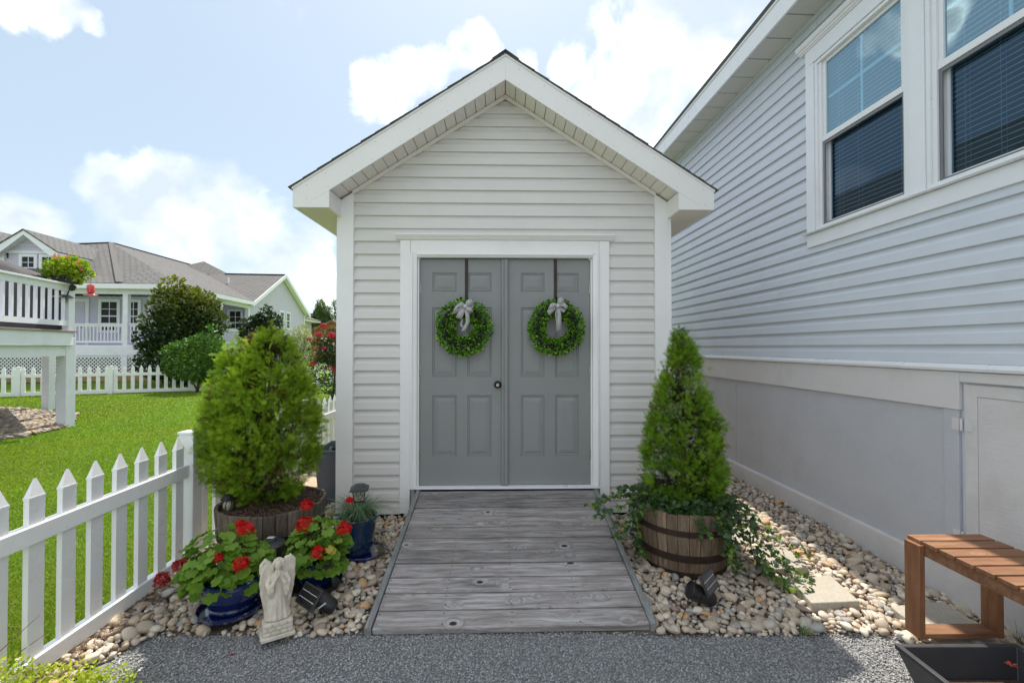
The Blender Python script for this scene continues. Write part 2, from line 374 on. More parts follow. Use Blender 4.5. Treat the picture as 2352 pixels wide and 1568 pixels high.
SS = [(0,(.48,.38,.26)),(.10,(.42,.35,.27)),(.20,(.56,.48,.38)),(.28,(.33,.25,.17)),(.38,(.42,.37,.30)),(.47,(.47,.37,.29)),
      (.56,(.25,.235,.22)),(.64,(.62,.55,.44)),(.69,(.48,.28,.12)),(.73,(.37,.30,.22)),(.80,(.24,.165,.12)),(.87,(.52,.44,.34)),(.94,(.34,.33,.31))]
M['stone'] = stone_mat('river_stone', [(p, tuple(min(1, x*1.2+.07) for x in c)) for p, c in SS])
GS = [(0,(.31,.31,.315)),(.2,(.42,.42,.42)),(.4,(.20,.20,.205)),(.55,(.50,.50,.50)),(.7,(.34,.34,.345)),(.85,(.50,.50,.49)),(.95,(.40,.37,.33))]
M['chip'] = stone_mat('gravel_chip', GS, (.8,.8,.82))
M['stone_shaded'] = stone_mat('river_stone_shaded', [(p, tuple(x*.85 for x in c)) for p, c in SS])  # river stone palette made darker, the deck's shade put into the colour
M['gravelbase'] = mat('gravel_base', (.30,.30,.30), .95, (.17,.17,.17), 90, bump=1, bscale=150, bdist=.006)
M['barkbed'] = M['soil']
M['grassblade'] = leaf_mat('grass_blades', trans=.35, rough=.55)
M['arbor'] = leaf_mat('arborvitae_leaf', trans=.24, rough=.6, spec=.25)
M['bush'] = leaf_mat('shrub_leaf', trans=.25, rough=.52, spec=.35)
M['crimson'] = leaf_mat('crimson_petal', attr=False, trans=.25, rough=.6, col=(.42,.006,.03), col2=(.62,.02,.07))
M['tree'] = leaf_mat('tree_leaf', trans=.3, rough=.6)
M['wreath'] = leaf_mat('boxwood_leaf', trans=.25, rough=.4)
M['geranium'] = leaf_mat('geranium_leaf', attr=False, trans=.38, rough=.5, col=(.13,.26,.022), col2=(.26,.42,.055))
M['ivy'] = leaf_mat('ivy_leaf', attr=False, trans=.25, rough=.35, col=(.025,.065,.02), col2=(.075,.14,.035))
M['ivylight'] = leaf_mat('ivy_young_leaf', attr=False, trans=.4, rough=.4, col=(.15,.27,.03), col2=(.28,.40,.05))
M['yellowleaf'] = leaf_mat('yellow_leaf', attr=False, trans=.4, col=(.5,.42,.06), col2=(.6,.5,.1))
M['red'] = leaf_mat('red_petal', attr=False, trans=.3, rough=.6, col=(.52,.006,.006), col2=(.80,.014,.010))
M['darkred'] = leaf_mat('dark_red_petal', attr=False, trans=.25, rough=.6, col=(.25,.004,.008), col2=(.45,.008,.012))
M['whitepetal'] = leaf_mat('white_petal', attr=False, trans=.3, col=(.8,.8,.8), col2=(.9,.9,.88))
M['orangepetal'] = leaf_mat('orange_petal', attr=False, trans=.3, col=(.85,.25,.01), col2=(.9,.1,.08))
M['stem'] = mat('green_stem', (.12,.17,.04), .6, (.09,.12,.03), 20)
M['bark'] = mat('bark_brown', (.13,.09,.06), .9, (.07,.05,.035), 30, (1,1,.3), bump=.8, bscale=60)
M['dark'] = mat('dark_gap', (.02,.02,.02), .9)
M['cover'] = mat('grill_cover', (.075,.070,.075), .85, (.055,.052,.057), 5, bump=.5, bscale=7, bdist=.02)
M['brownedge'] = mat('deck_board_brown', (.22,.15,.12), .7, (.32,.27,.25), 8, (1,8,8))
M['feederred'] = mat('feeder_red', (.6,.02,.02), .25, coat=1)
M['woodlight'] = wood_mat('light_pine', (.45,.34,.22), (.55,.43,.30), (.66,.54,.40), bump=.3)
M['shedwood'] = wood_mat('brown_wood_siding', (.22,.10,.035), (.32,.16,.06), (.40,.21,.09), axis=2, grain=(2,14,14), bump=.3)
M['timber'] = wood_mat('landscape_timber', (.20,.13,.08), (.32,.22,.14), (.42,.31,.21), bump=.3)
def shingle_roof(name):
    m, t, b, o = base_mat(name); tc = t.n('ShaderNodeTexCoord'); uv = t.n('ShaderNodeUVMap')
    br = t.n('ShaderNodeTexBrick', ins={'Vector': uv.outputs[0], 'Color1': (.115,.11,.106,1), 'Color2': (.19,.182,.176,1), 'Mortar': (.04,.04,.042,1), 'Scale': 1.0, 'Mortar Size': .045, 'Mortar Smooth': .3, 'Brick Width': .32, 'Row Height': .17, 'Bias': 0})
    br.offset = .37
    n = t.noise(uv.outputs[0], 2.5, 5); n2 = t.noise(uv.outputs[0], 40, 3)
    c = t.mix(t.mapr(n.outputs[0], .3, .7, 0, .5), br.outputs[0], (.11,.106,.102)); c = t.mix(t.mapr(n2.outputs[0], .4, .7, 0, .4), c, (.19,.182,.178))
    t.L.new(c, b.inputs['Base Color']); b.inputs['Roughness'].default_value = .9
    sp = t.n('ShaderNodeSeparateXYZ', ins={0: uv.outputs[0]}); saw = t.math('FRACT', t.math('MULTIPLY', sp.outputs[1], 1/.17))
    bp = t.n('ShaderNodeBump', ins={'Strength': .9, 'Distance': .02, 'Height': t.math('SUBTRACT', 1.0, saw)}); t.L.new(bp.outputs[0], b.inputs['Normal'])
    return m
M['roof'] = shingle_roof('shingle_roof_grey')
def lawn_mat():
    m, t, b, o = base_mat('lawn_grass'); tc = t.n('ShaderNodeTexCoord'); v = tc.outputs['Object']
    n = t.noise(v, .55, 4, .6); n2 = t.noise(v, 9, 6, .7); n3 = t.noise(v, 130, 4, .75)
    c = t.mix(t.mapr(n.outputs[0], .35, .65, 0, 1), (.15,.265,.018), (.19,.30,.026))
    c = t.mix(t.mapr(n2.outputs[0], .45, .75, 0, .5), c, (.19,.22,.05)); c = t.mix(t.mapr(n3.outputs[0], .45, .7, 0, .6), c, (.06,.115,.014))
    t.L.new(c, b.inputs['Base Color']); b.inputs['Roughness'].default_value = .8; b.inputs['Specular IOR Level'].default_value = .2
    h = t.math('ADD', n3.outputs[0], t.math('MULTIPLY', n2.outputs[0], .4))
    bp = t.n('ShaderNodeBump', ins={'Strength': 1, 'Distance': .03, 'Height': h}); t.L.new(bp.outputs[0], b.inputs['Normal'])
    return m
M['lawn'] = lawn_mat()
def pane_mat(name, tint, refl, rc):
    m = bpy.data.materials.new(name); m.use_nodes = True; m.node_tree.nodes.clear(); t = NT(m.node_tree)
    o = t.n('ShaderNodeOutputMaterial'); tr = t.n('ShaderNodeBsdfTransparent', ins={0: (*tint, 1)})
    gl = t.n('ShaderNodeBsdfGlossy', ins={0: (*rc, 1), 'Roughness': .015})
    tc = t.n('ShaderNodeTexCoord'); n = t.noise(tc.outputs['Object'], 1.6, 3); bp = t.n('ShaderNodeBump', ins={'Strength': .06, 'Distance': .02, 'Height': n.outputs[0]}); t.L.new(bp.outputs[0], gl.inputs['Normal'])
    fr = t.n('ShaderNodeLayerWeight'); k = t.math('MULTIPLY_ADD', t.math('POWER', fr.outputs['Facing'], 4.0), .7, refl, clamp=True)
    mx = t.n('ShaderNodeMixShader', ins={0: k, 1: tr.outputs[0], 2: gl.outputs[0]}); t.L.new(mx.outputs[0], o.inputs[0]); return m
M['pane_up'] = pane_mat('glass_upper', (.50,.76,.84), .33, (.62,.84,.92))
M['pane_low'] = pane_mat('glass_screened', (.40,.52,.60), .10, (.45,.62,.80))
M['glassfar'] = mat('window_glass_dark', (.018,.019,.022), .25, (.03,.031,.034), 4, spec=.25)
M['blind'] = mat('blind_slat_white', (.72,.76,.78), .5)
M['room'] = mat('dim_room', (.34,.40,.44), .9, (.26,.32,.36), 2)
M['screenframe'] = mat('screen_frame_grey', (.20,.20,.21), .45, (.17,.17,.18), 5)
def tote_mat():
    m = bpy.data.materials.new('tote_translucent'); m.use_nodes = True; m.node_tree.nodes.clear(); t = NT(m.node_tree)
    o = t.n('ShaderNodeOutputMaterial'); tr = t.n('ShaderNodeBsdfTransparent', ins={0: (.42,.46,.52,1)}); p = t.n('ShaderNodeBsdfPrincipled')
    p.inputs['Base Color'].default_value = (.20,.22,.26,1); p.inputs['Roughness'].default_value = .3
    mx = t.n('ShaderNodeMixShader', ins={0: .55, 1: tr.outputs[0], 2: p.outputs[0]}); t.L.new(mx.outputs[0], o.inputs[0]); return m
M['tote'] = tote_mat()
def stripe_mat():
    m, t, b, o = base_mat('striped_ribbon'); uv = t.n('ShaderNodeUVMap'); s = t.n('ShaderNodeSeparateXYZ', ins={0: uv.outputs[0]})
    f = t.math('FRACT', t.math('MULTIPLY', s.outputs[1], 6.5)); k = t.math('GREATER_THAN', f, .52)
    t.L.new(t.mix(k, (.78,.76,.74), (.05,.045,.06)), b.inputs['Base Color']); b.inputs['Roughness'].default_value = .85; return m
M['stripe'] = stripe_mat()
M['plume'] = mat('celosia_plume', (.62,.10,.12), .8, (.70,.28,.14), 30)
M['ridge'] = mat('ridge_shingle', (.13,.125,.12), .9, (.09,.088,.085), 12)
# ================================================================ GROUND
def sm(a, b, x): t = np.clip((x-a)/(b-a), 0, 1); return t*t*(3-2*t)
def gz(x, y): return .02 - .08*sm(4.5, 10, np.asarray(y, float)) + .26*sm(16.8, 21.5, np.asarray(y, float))
def bz(x, y): return .012 + .05*sm(2.4, 4.0, np.asarray(y, float))
def sheet(name, xs, ys, zf, m, **kw):
    V = [(x, y, float(zf(x, y))) for y in ys for x in xs]; nx = len(xs)
    F = [(j*nx+i, j*nx+i+1, (j+1)*nx+i+1, (j+1)*nx+i) for j in range(len(ys)-1) for i in range(nx-1)]
    mb = MB(); mb.add(V, F); o = mb.build(name, m, smooth=True); o['kind'] = 'structure'; return o
ysn = list(np.linspace(-6, 9.4, 24)); ysf = list(np.linspace(9.4, 40, 50))+[60, 90, 150, 300, 700]
sheet('lawn', [-90, -50, -30, -20, -14, -10, -7, -5, -3.5, -2.335], ysn, gz, M['lawn'])
sheet('far_lawn', [-400, -200, -90, -50, -30, -20, -14, -10, -7, -5, -3.5, -2.3, 0, 10, 40, 200, 400], ysf, gz, M['lawn'])
sheet('gravel_path', list(np.linspace(-2.34, 3.1, 12)), list(np.linspace(-6, 2.5, 10)), lambda x, y: 0.0, M['gravelbase'])
sheet('stone_bed_left', list(np.linspace(-2.34, -.70, 8)), list(np.linspace(2.462, 9.5, 20)), lambda x, y: bz(x, y)-.006, M['soil'])
sheet('stone_bed_right', list(np.linspace(.66, 3.3, 8)), list(np.linspace(2.462, 9.5, 20)), lambda x, y: bz(x, y)-.006, M['soil'])
sheet('shed_pad', [-.72, .68], [2.478, 9.5], lambda x, y: .004, M['soil'])
sheet('house_ground', [3.08, 12], [-6, 9.6], lambda x, y: .0, M['soil'])
bedL = bpy.data.objects['stone_bed_left']; bedR = bpy.data.objects['stone_bed_right']
bedL.name = 'stone_bed'; bedR.name = 'stone_bed.001'

# pebble meshes
def pebble(seed, sub):
    bm = bmesh.new(); bmesh.ops.create_icosphere(bm, subdivisions=sub, radius=1); r_ = random.Random(seed)
    o = Vector((r_.uniform(0, 50), r_.uniform(0, 50), r_.uniform(0, 50)))
    planes = [(Vector((r_.gauss(0,1), r_.gauss(0,1), r_.gauss(0,1))).normalized(), r_.uniform(.55, .90)) for _ in range(12)]
    for v in bm.verts:
        c = v.co.copy(); c *= 1 + .16*mnoise.noise(c*1.1+o)
        for n_, d_ in planes:
            e = c.dot(n_)-d_
            if e > 0: c -= n_*e*.9
        v.co = c
    V = [tuple(v.co) for v in bm.verts]; F = [tuple(v.index for v in f.verts) for f in bm.faces]; bm.free(); return V, F
PEB = [pebble(i, 2) for i in range(10)]; PEBLO = [pebble(i+40, 1) for i in range(6)]
stone_meshes = []
for V, F in PEB:
    me = bpy.data.meshes.new('stone'); me.from_pydata(V, [], F); me.polygons.foreach_set('use_smooth', [True]*len(F)); me.materials.append(M['stone']); stone_meshes.append(me)
shaded_meshes = []
for me in stone_meshes: c_ = me.copy(); c_.materials[0] = M['stone_shaded']; shaded_meshes.append(c_)
def stone_field(bed, inside, bbox, zf, layers, nobj=300, lod=None, m=None):
    x0, x1, y0, y1 = bbox; best = []; rest = []
    for li, (sp, dz, lo) in enumerate(layers):
        for j in range(int((y1-y0)/(sp*.87))+1):
            for i in range(int((x1-x0)/sp)+1):
                x = x0 + (i+(j % 2)*.5)*sp + random.gauss(0, sp*.17); y = y0 + j*sp*.87 + random.gauss(0, sp*.17)
                if not inside(x, y): continue
                if sp > .06 and sp < .08 and random.random() > .45: continue
                a = sp*.93*random.choice([.40, .48, .52, .55, .6, .68]+([.8, .9] if not lo else [])); b_ = a*random.uniform(.68, .98); c_ = a*random.uniform(.42, .66)
                z = float(zf(x, y)) + dz + random.uniform(-.004, .006)
                rec = (x, y, z, a, b_, c_, random.uniform(0, 6.28), random.gauss(0, .28), random.gauss(0, .28), lo)
                vis = (not lo) and abs(x/max(y, .1)) < 1.12 and y > 2.12
                (best if vis else rest).append((a/math.hypot(x, y, 1.3), rec))
    best.sort(key=lambda q: -q[0]); rest += best[nobj:]; best = best[:nobj]
    for s, (x, y, z, a, b_, c_, rz, tx, ty, lo) in best:
        o = bpy.data.objects.new('stone', random.choice(stone_meshes if m is None else shaded_meshes)); COL.objects.link(o); o.parent = bed
        o.matrix_basis = Matrix.Translation((x, y, z)) @ Matrix.Rotation(rz, 4, 'Z') @ Matrix.Rotation(tx, 4, 'X') @ Matrix.Rotation(ty, 4, 'Y') @ Matrix.Diagonal((a, b_, c_, 1))
    VV = []; FF = []; off = 0
    rest = [(q[0], q[1] if (q[1][9] or (math.hypot(q[1][0], q[1][1]) < 4.0 and q[1][1] > 1.9)) else q[1][:9]+(True,)) for q in rest]
    for lo in (False, True):
        pool = PEBLO if lo else PEB
        recs = [q[1] for q in rest if bool(q[1][9]) == lo]
        for k, (BV, BF) in enumerate(pool):
            rs = np.array([r_[:9] for r_ in recs[k::len(pool)]])
            if not len(rs): continue
            cz, sz = np.cos(rs[:, 6]), np.sin(rs[:, 6]); tx, ty = rs[:, 7], rs[:, 8]
            Zv = unit(np.stack([tx, ty, np.ones(len(rs))], 1)); X0 = np.stack([cz, sz, 0*cz], 1); Yv = unit(np.cross(Zv, X0)); Xv = np.cross(Yv, Zv)
            V, F = scatter(BV, BF, rs[:, :3], Xv, Yv, Zv, rs[:, 3:6]); VV.append(V); FF.append(F+off); off += len(V)
    if VV:
        o = np_obj('small_stones', np.concatenate(VV), np.concatenate(FF), m or M['stone'], bed, smooth=True); o['kind'] = 'stuff'
DISCS = [(-1.70, 3.25, .27), (-1.60, 2.60, .13), (-1.24, 2.89, .11), (-1.10, 3.28, .09), (1.22, 3.27, .27)]
STEPS = []   # filled with the stepping stones' polygons
def in_poly(x, y, P):
    c = False; n = len(P); j = n-1
    for i in range(n):
        if (P[i][1] > y) != (P[j][1] > y) and x < (P[j][0]-P[i][0])*(y-P[i][1])/(P[j][1]-P[i][1])+P[i][0]: c = not c
        j = i
    return c
STEPS = [[(1.73,3.37),(2.03,3.39),(1.99,3.07),(1.725,3.04)],[(1.77,2.90),(2.06,2.97),(2.02,2.66),(1.725,2.64)],[(2.17,2.63),(2.52,2.68),(2.50,2.44),(2.15,2.44)],[(1.65,3.77),(1.95,3.78),(1.93,3.48),(1.64,3.47)]]
def wave(x, k=0): return .035*math.sin(x*7+k)+.02*math.sin(x*17+k*2)
def inL(x, y):
    if x < -2.25 or x > -.80: return False
    if y < 2.452+wave(x)*.35 and not (x < -1.90+.05*math.sin(y*5)-(2.45-y)*.25): return False
    if y > 3.99 and x > -1.56: return False
    if -.88 < x and y > 2.46 and x > -.82-.02*(y-2.46): return False
    for a, b, r in DISCS:
        if (x-a)**2+(y-b)**2 < r*r: return False
    return True
def inR(x, y):
    if x < .80-.06*max(0, (y-2.46))/1.5 or x > 2.79-.041*y: return False
    if y < 2.456+wave(x, 2)*.35 and not (x > 2.03+(2.47-y)*.35): return False
    if y > 4.02 and x < 1.47: return False
    for a, b, r in DISCS:
        if (x-a)**2+(y-b)**2 < r*r: return False
    for P in STEPS:
        if in_poly(x, y, P): return False
    return True
stone_field(bedL, inL, (-2.3, -.8, 1.25, 6.2), bz, [(.036, -.004, True), (.043, .010, False), (.064, .020, False)])
stone_field(bedR, inR, (.72, 2.85, 1.3, 7.6), bz, [(.036, -.004, True), (.042, .010, False), (.062, .020, False)])

# crushed grey gravel of the path
def chips():
    BV = [(1,0,0),(0,1,0),(-1,0,0),(0,-1,0),(.1,.1,.8),(-.1,.05,-.7)]; BF = [(0,1,4),(1,2,4),(2,3,4),(3,0,4),(1,0,5),(2,1,5),(3,2,5),(0,3,5)]
    P = []
    for n, ya, yb in ((30000, 2.02, 2.50), (11000, 1.2, 2.02)):
        x = rng.uniform(-1.97, 2.3, n); y = rng.uniform(ya, yb, n); P.append(np.stack([x, y], 1))
    P = np.concatenate(P); k = (P[:, 1] < 2.49) & ((P[:, 0] < 2.06) | (P[:, 1] < 2.0)); P = P[k]
    n = len(P); z = rng.uniform(-.001, .006, n); P = np.concatenate([P, z[:, None]], 1)
    X, Y, Z = frames(rand_unit(n)+np.array([0, 0, 1.4])); s = rng.uniform(.0042, .0078, n)
    S = np.stack([s*rng.uniform(.9, 1.4, n), s*rng.uniform(.7, 1, n), s*rng.uniform(.45, .8, n)], 1)
    V, F = scatter(BV, BF, P, X, Y, Z, S)
    o = np_obj('gravel', V, F, M['chip']); tag(o, 'grey crushed gravel covering the path in the foreground', 'gravel', kind='stuff')
chips()
def grass_blades():
    n = 230000; k = rng.uniform(-1.2, -.20, n); y = np.exp(rng.uniform(math.log(1.9), math.log(17), n)); x = k*y
    m = (x < -2.36); x = x[m]; y = y[m]; n = len(x); d = np.hypot(x, y)
    z = gz(x, y); h = rng.uniform(.009, .024, n)*(1+.03*d); wd = .0011*d*rng.uniform(.7, 1.3, n)
    a = rng.uniform(0, 2*np.pi, n); lean = rng.normal(0, .5, (n, 2))
    px = np.cos(a)*wd; py = np.sin(a)*wd
    V = np.empty((n, 3, 3)); V[:, 0] = np.stack([x-px, y-py, z-.002], 1); V[:, 1] = np.stack([x+px, y+py, z-.002], 1)
    V[:, 2] = np.stack([x+lean[:, 0]*h, y+lean[:, 1]*h, z+h], 1)
    F = np.arange(n*3).reshape(n, 3)
    t = rng.uniform(0, 1, n); pat = .5+.5*np.sin(x*1.7+1.3*np.sin(y*1.1)); col = np.stack([.125+.11*t+.06*pat*t, .235+.13*t, .012+.025*t], 1)
    pt = np.sin(x*.9+2*np.sin(y*.7))*np.sin(y*1.3+1.5*np.sin(x*.8)); col = col*(1+.10*pt)[:, None]; dry = rng.uniform(0, 1, n) < .05+.10*np.clip(-pt, 0, 1); col[dry] = (.33, .27, .10)
    tint = np.repeat(col, 3, 0)
    o = np_obj('grass', V.reshape(-1, 3), F, M['grassblade'], tint=tint); tag(o, 'short green lawn grass growing beyond the white picket fence', 'grass', kind='stuff')
grass_blades()
# dry pine needles and twigs caught along the bottom rail and between the stones
def needles():
    mbV = []; n = 1500
    x = -2.22+np.abs(rng.normal(0, .07, n)); y = rng.uniform(1.5, 4.6, n); m2 = 420
    x = np.concatenate([x, rng.uniform(.85, 2.5, m2), rng.uniform(-2.1, -.9, 260)]); y = np.concatenate([y, rng.uniform(2.5, 3.9, m2), rng.uniform(2.5, 3.7, 260)]); n = len(x)
    z = bz(x, y)+.022+rng.uniform(0, .016, n); P = np.stack([x, y, z], 1)
    a = rng.uniform(0, np.pi, n); Y = unit(np.stack([np.cos(a), np.sin(a), rng.normal(0, .15, n)], 1)); X, Y, Z = frames_y(Y, np.tile([0, 0, 1.], (n, 1)))
    L = rng.uniform(.02, .06, n)
    V, F = scatter([(-.5,-.5,0),(.5,-.5,0),(.5,.5,.3),(-.5,.5,.3)], [(0,1,2,3)], P, X, Y, Z, np.stack([np.full(n, .0028), L, L*.3], 1))
    o = np_obj('dry_needles', V, F, M['mulchbit']); tag(o, 'dry brown needles and shreds caught between the stones', 'dry needles', kind='stuff')
needles()
# ================================================================ THE LITTLE SHED
shed = thing('shed', 'small pale gabled garden shed with grey double doors behind the wooden ramp', 'shed', (-.060, 4.02, 0), R(1.2))
HW = 1.4726; DEPTH = 3.05; SL = .642
WZ0 = .106; SEAM0 = .3246-2*.11346; EXP = .11346
def gable_hw(z, top=3.76): return (top-z)/SL
def siding_profile(e=EXP): return [(-.004, -.001), (-.0195, -.001), (-.0205, .003), (-.0145, e*.56), (-.009, e*.64), (-.0035, e*.76), (-.002, e*.80), (-.002, e*1.04)]
def siding_mesh(x0f, x1f, e=EXP):
    pr = siding_profile(e); V = []; F = []
    for (y, z) in pr: V += [(x0f(z), y, z), (x1f(z), y, z)]
    for i in range(len(pr)-1): F.append((2*i, 2*i+1, 2*i+3, 2*i+2))
    mb = MB(); mb.add(V, F); return mb
wall = MB()                                        # structural shell behind the boards
wall.box(-HW+.02, -.80, .02, .05, WZ0, 2.9); wall.box(.80, HW-.02, .02, .05, WZ0, 2.9); wall.box(-.8, .8, .02, .05, 2.36, 2.9)
wall.prism([(-HW+.02, 2.9), (HW-.02, 2.9), (0.0, 3.80)], 'y', .02, .05)
wall.box(-HW+.02, -HW+.05, .05, DEPTH, WZ0, 2.9); wall.box(HW-.05, HW-.02, .05, DEPTH, WZ0, 2.9); wall.box(-HW+.05, HW-.05, DEPTH-.03, DEPTH, WZ0, 2.9)
wall.box(-.8, .8, .30, .32, .33, 2.4)
wallo = wall.build('wall', M['siding'], shed)
XT = HW-.146+.006
k = 0; z = SEAM0
while z < 3.70:
    for side in (0, 1, 2):
        top_in = z+EXP*.5 > 2.47 or False
        full = z > 2.44
        if full and side: continue
        if not full and not side: continue
        z_ = z
        def hw(dz): return min(XT if z_ < 2.76 else 9, max(.001, gable_hw(z_+dz)))
        if side == 0: a = lambda d: -hw(d); b = lambda d: hw(d)
        elif side == 1: a = lambda d: -XT; b = lambda d: -.913
        else: a = lambda d: .913; b = lambda d: XT
        s = siding_mesh(a, b).build('siding_board', M['siding'], wallo, loc=(0, 0, z)); s.data.polygons.foreach_set('use_smooth', [False]*len(s.data.polygons))
    z += EXP; k += 1
# side walls: one board mesh repeated
for sgn in (-1, 1):
    base = None; z = SEAM0
    while z < 2.6:
        if base is None:
            pr = siding_profile(); V = []
            for (y, zz) in pr: V += [(sgn*(HW-.02-y), .06, zz), (sgn*(HW-.02-y), DEPTH, zz)]
            mb = MB(); mb.add(V, [(2*i, 2*i+1, 2*i+3, 2*i+2) for i in range(len(pr)-1)]); base = mb.build('siding_board', M['siding'], wallo, loc=(0, 0, z))
        else: dup(base, wallo, loc=(0, 0, z), deep=False)
        z += EXP
# corner boards
for sgn in (-1, 1):
    mb = MB(); x0, x1 = sorted((sgn*HW, sgn*(HW-.146)))
    mb.prism([(x0, WZ0), (x1, WZ0), (x1, 3.765-abs(x1)*SL-.005), (x0, 3.765-abs(x0)*SL-.005)], 'y', -.028, .018); mb.build('corner_board', M['trim'], shed, bevel=.003)
    mb = MB(); mb.box(min(sgn*(HW-.02), sgn*(HW-.002)), max(sgn*(HW-.02), sgn*(HW-.002)), .020, .12, WZ0, 2.68); mb.build('corner_board', M['trim'], shed)
    mb = MB(); xa = sgn*(HW-.146-.008); mb.box(min(xa, xa+sgn*.006), max(xa, xa+sgn*.006), -.022, .0, WZ0, 2.80); mb.build('channel', M['siding'], shed)
# door surround
for sgn in (-1, 1):
    mb = MB(); x0, x1 = sorted((sgn*.918, sgn*.829)); mb.box(x0, x1, -.034, .018, .106, 2.486); mb.build('door_casing', M['trim'], shed, bevel=.003)
    mb = MB(); x0, x1 = sorted((sgn*.827, sgn*.772)); pr = [(x0, -.046), (x1, -.046), (x1, .02), (x0, .02)]
    if sgn < 0: P = [(-.827, .02), (-.827, -.044), (-.812, -.050), (-.800, -.040), (-.785, -.036), (-.772, -.030), (-.772, .02)]
    else: P = [(.772, .02), (.772, -.030), (.785, -.036), (.800, -.040), (.812, -.050), (.827, -.044), (.827, .02)]
    mb.prism(P, 'z', .335, 2.372 if sgn < 0 else 2.372); mb.build('brick_mould', M['trim'], shed)
    mb = MB(); x0, x1 = sorted((sgn*.770, sgn*.757)); mb.box(x0, x1, -.010, .20, .335, 2.335); mb.build('door_jamb', M['fascia'], shed)
mb = MB(); mb.box(-.827, .827, -.033, .018, 2.374, 2.487); mb.build('header_board', M['trim_h'], shed, bevel=.003)
mb = MB(); mb.prism([(.02, 2.372), (-.044, 2.372), (-.050, 2.358), (-.040, 2.346), (-.034, 2.336), (.02, 2.336)], 'x', -.770, .770); mb.build('brick_mould', M['trim_h'], shed)
mb = MB(); mb.prism([(.0, 2.4875), (-.040, 2.4875), (-.044, 2.495), (-.050, 2.497), (-.053, 2.507), (-.060, 2.510), (-.066, 2.522), (-.072, 2.524), (-.072, 2.536), (.0, 2.540)], 'x', -.953, .957); mb.build('crown_moulding', M['fascia'], shed)
mb = MB(); mb.box(-.835, .835, -.048, .16, .316, .333); mb.build('threshold', M['vinyl'], shed, bevel=.003)
mb = MB(); mb.box(-HW+.04, HW-.04, .03, DEPTH, -.02, .104); mb.build('floor_frame', M['dark'], shed)
# doors
def panel_mesh(w, h):
    rings = [(0, 0), (.004, -.0075), (.011, -.0085), (.016, -.003), (.022, -.007), (.052, -.0005), (.056, .0)]
    mb = MB(); V = []; F = []
    for (i, d) in rings: V += [(i, -d, i), (w-i, -d, i), (w-i, -d, h-i), (i, -d, h-i)]
    for r in range(len(rings)-1):
        for q in range(4): F.append((r*4+q, r*4+(q+1) % 4, r*4+4+(q+1) % 4, r*4+4+q))
    F.append(tuple(len(rings)*4-4+q for q in range(4)))
    V = [(x, -y if False else y, z_) for x, y, z_ in V]
    mb.add(V, F); return mb
def P2x(px): return (px-1160.5)*.00385
cols = {0: [(993, 1050), (1073.6, 1129.5)], 1: [(1196.6, 1251.7), (1275.3, 1330.8)]}
rows = [(626, 671), (705.5, 866), (907.6, 1048.6)]
for leaf in (0, 1):
    x0, x1 = ((-.755, -.004) if leaf == 0 else (.004, .755)); z0, z1 = .338, 2.329; YD = .018
    d = bpy.data.objects.new('door', None)
    xs = [x0]+[P2x(v) for c in cols[leaf] for v in c]+[x1]; zs = [z0]+[1.55-(v-797)*.00385 for r in reversed(rows) for v in reversed(r)]+[z1]
    mb = MB()
    for i in range(0, 5, 2): mb.box(xs[i], xs[i+1], YD, YD+.04, z0, z1)
    for i in (1, 3):
        for j in range(0, 7, 2): mb.box(xs[i], xs[i+1], YD, YD+.04, zs[j], zs[j+1])
    mb.box(x0+.02, x1-.02, YD+.018, YD+.03, z0, z1)
    do = mb.build('door', M['door'], shed)
    for i in (1, 3):
        for j in (1, 3, 5):
            p = panel_mesh(xs[i+1]-xs[i], zs[j+1]-zs[j]).build('door_panel', M['door'], do, loc=(xs[i], YD, zs[j]))
    for pz in (1.55-(662-797)*.00385, 1.55-(853-797)*.00385, 1.55-(1044-797)*.00385):
        xh = x0-.004 if leaf == 0 else x1+.004; mb = MB()
        for q in range(5): mb.tube([(xh, .006, pz-.045+q*.018), (xh, .006, pz-.045+q*.018+.016)], .0062, 8)
        mb.box(min(xh, xh+(.014 if leaf == 0 else -.014)), max(xh, xh+(.014 if leaf == 0 else -.014)), .010, .017, pz-.042, pz+.042)
        mb.build('hinge', M['nickel'], do)
    if leaf == 0:
        mb = MB(); mb.prism([(-.034, .0), (-.030, -.008), (-.016, -.012), (-.006, -.006), (.002, -.012), (.020, -.012), (.026, -.004), (.026, .016), (-.034, .016)], 'z', .340, 2.327); mb.build('astragal', M['door'], do)
        mb = MB(); Mk = Matrix.Translation((-.066, YD, 1.219)) @ Matrix.Rotation(R(90), 4, 'X')
        mb.lathe([(.034, 0), (.034, .004), (.030, .008), (.013, .010), (.012, .022), (.020, .030), (.026, .042), (.026, .052), (.020, .060), (.004, .062)], 24, Mk); kn = mb.build('door_knob', M['bronze'], do, smooth=True)
        mb = MB(); Mk = Matrix.Translation((-.066, YD-.0605, 1.219)) @ Matrix.Rotation(R(90), 4, 'X'); mb.lathe([(.014, 0), (.014, .004), (.002, .0045)], 20, Mk)
        lk = mb.build('lock_face', M['nickel'], do)
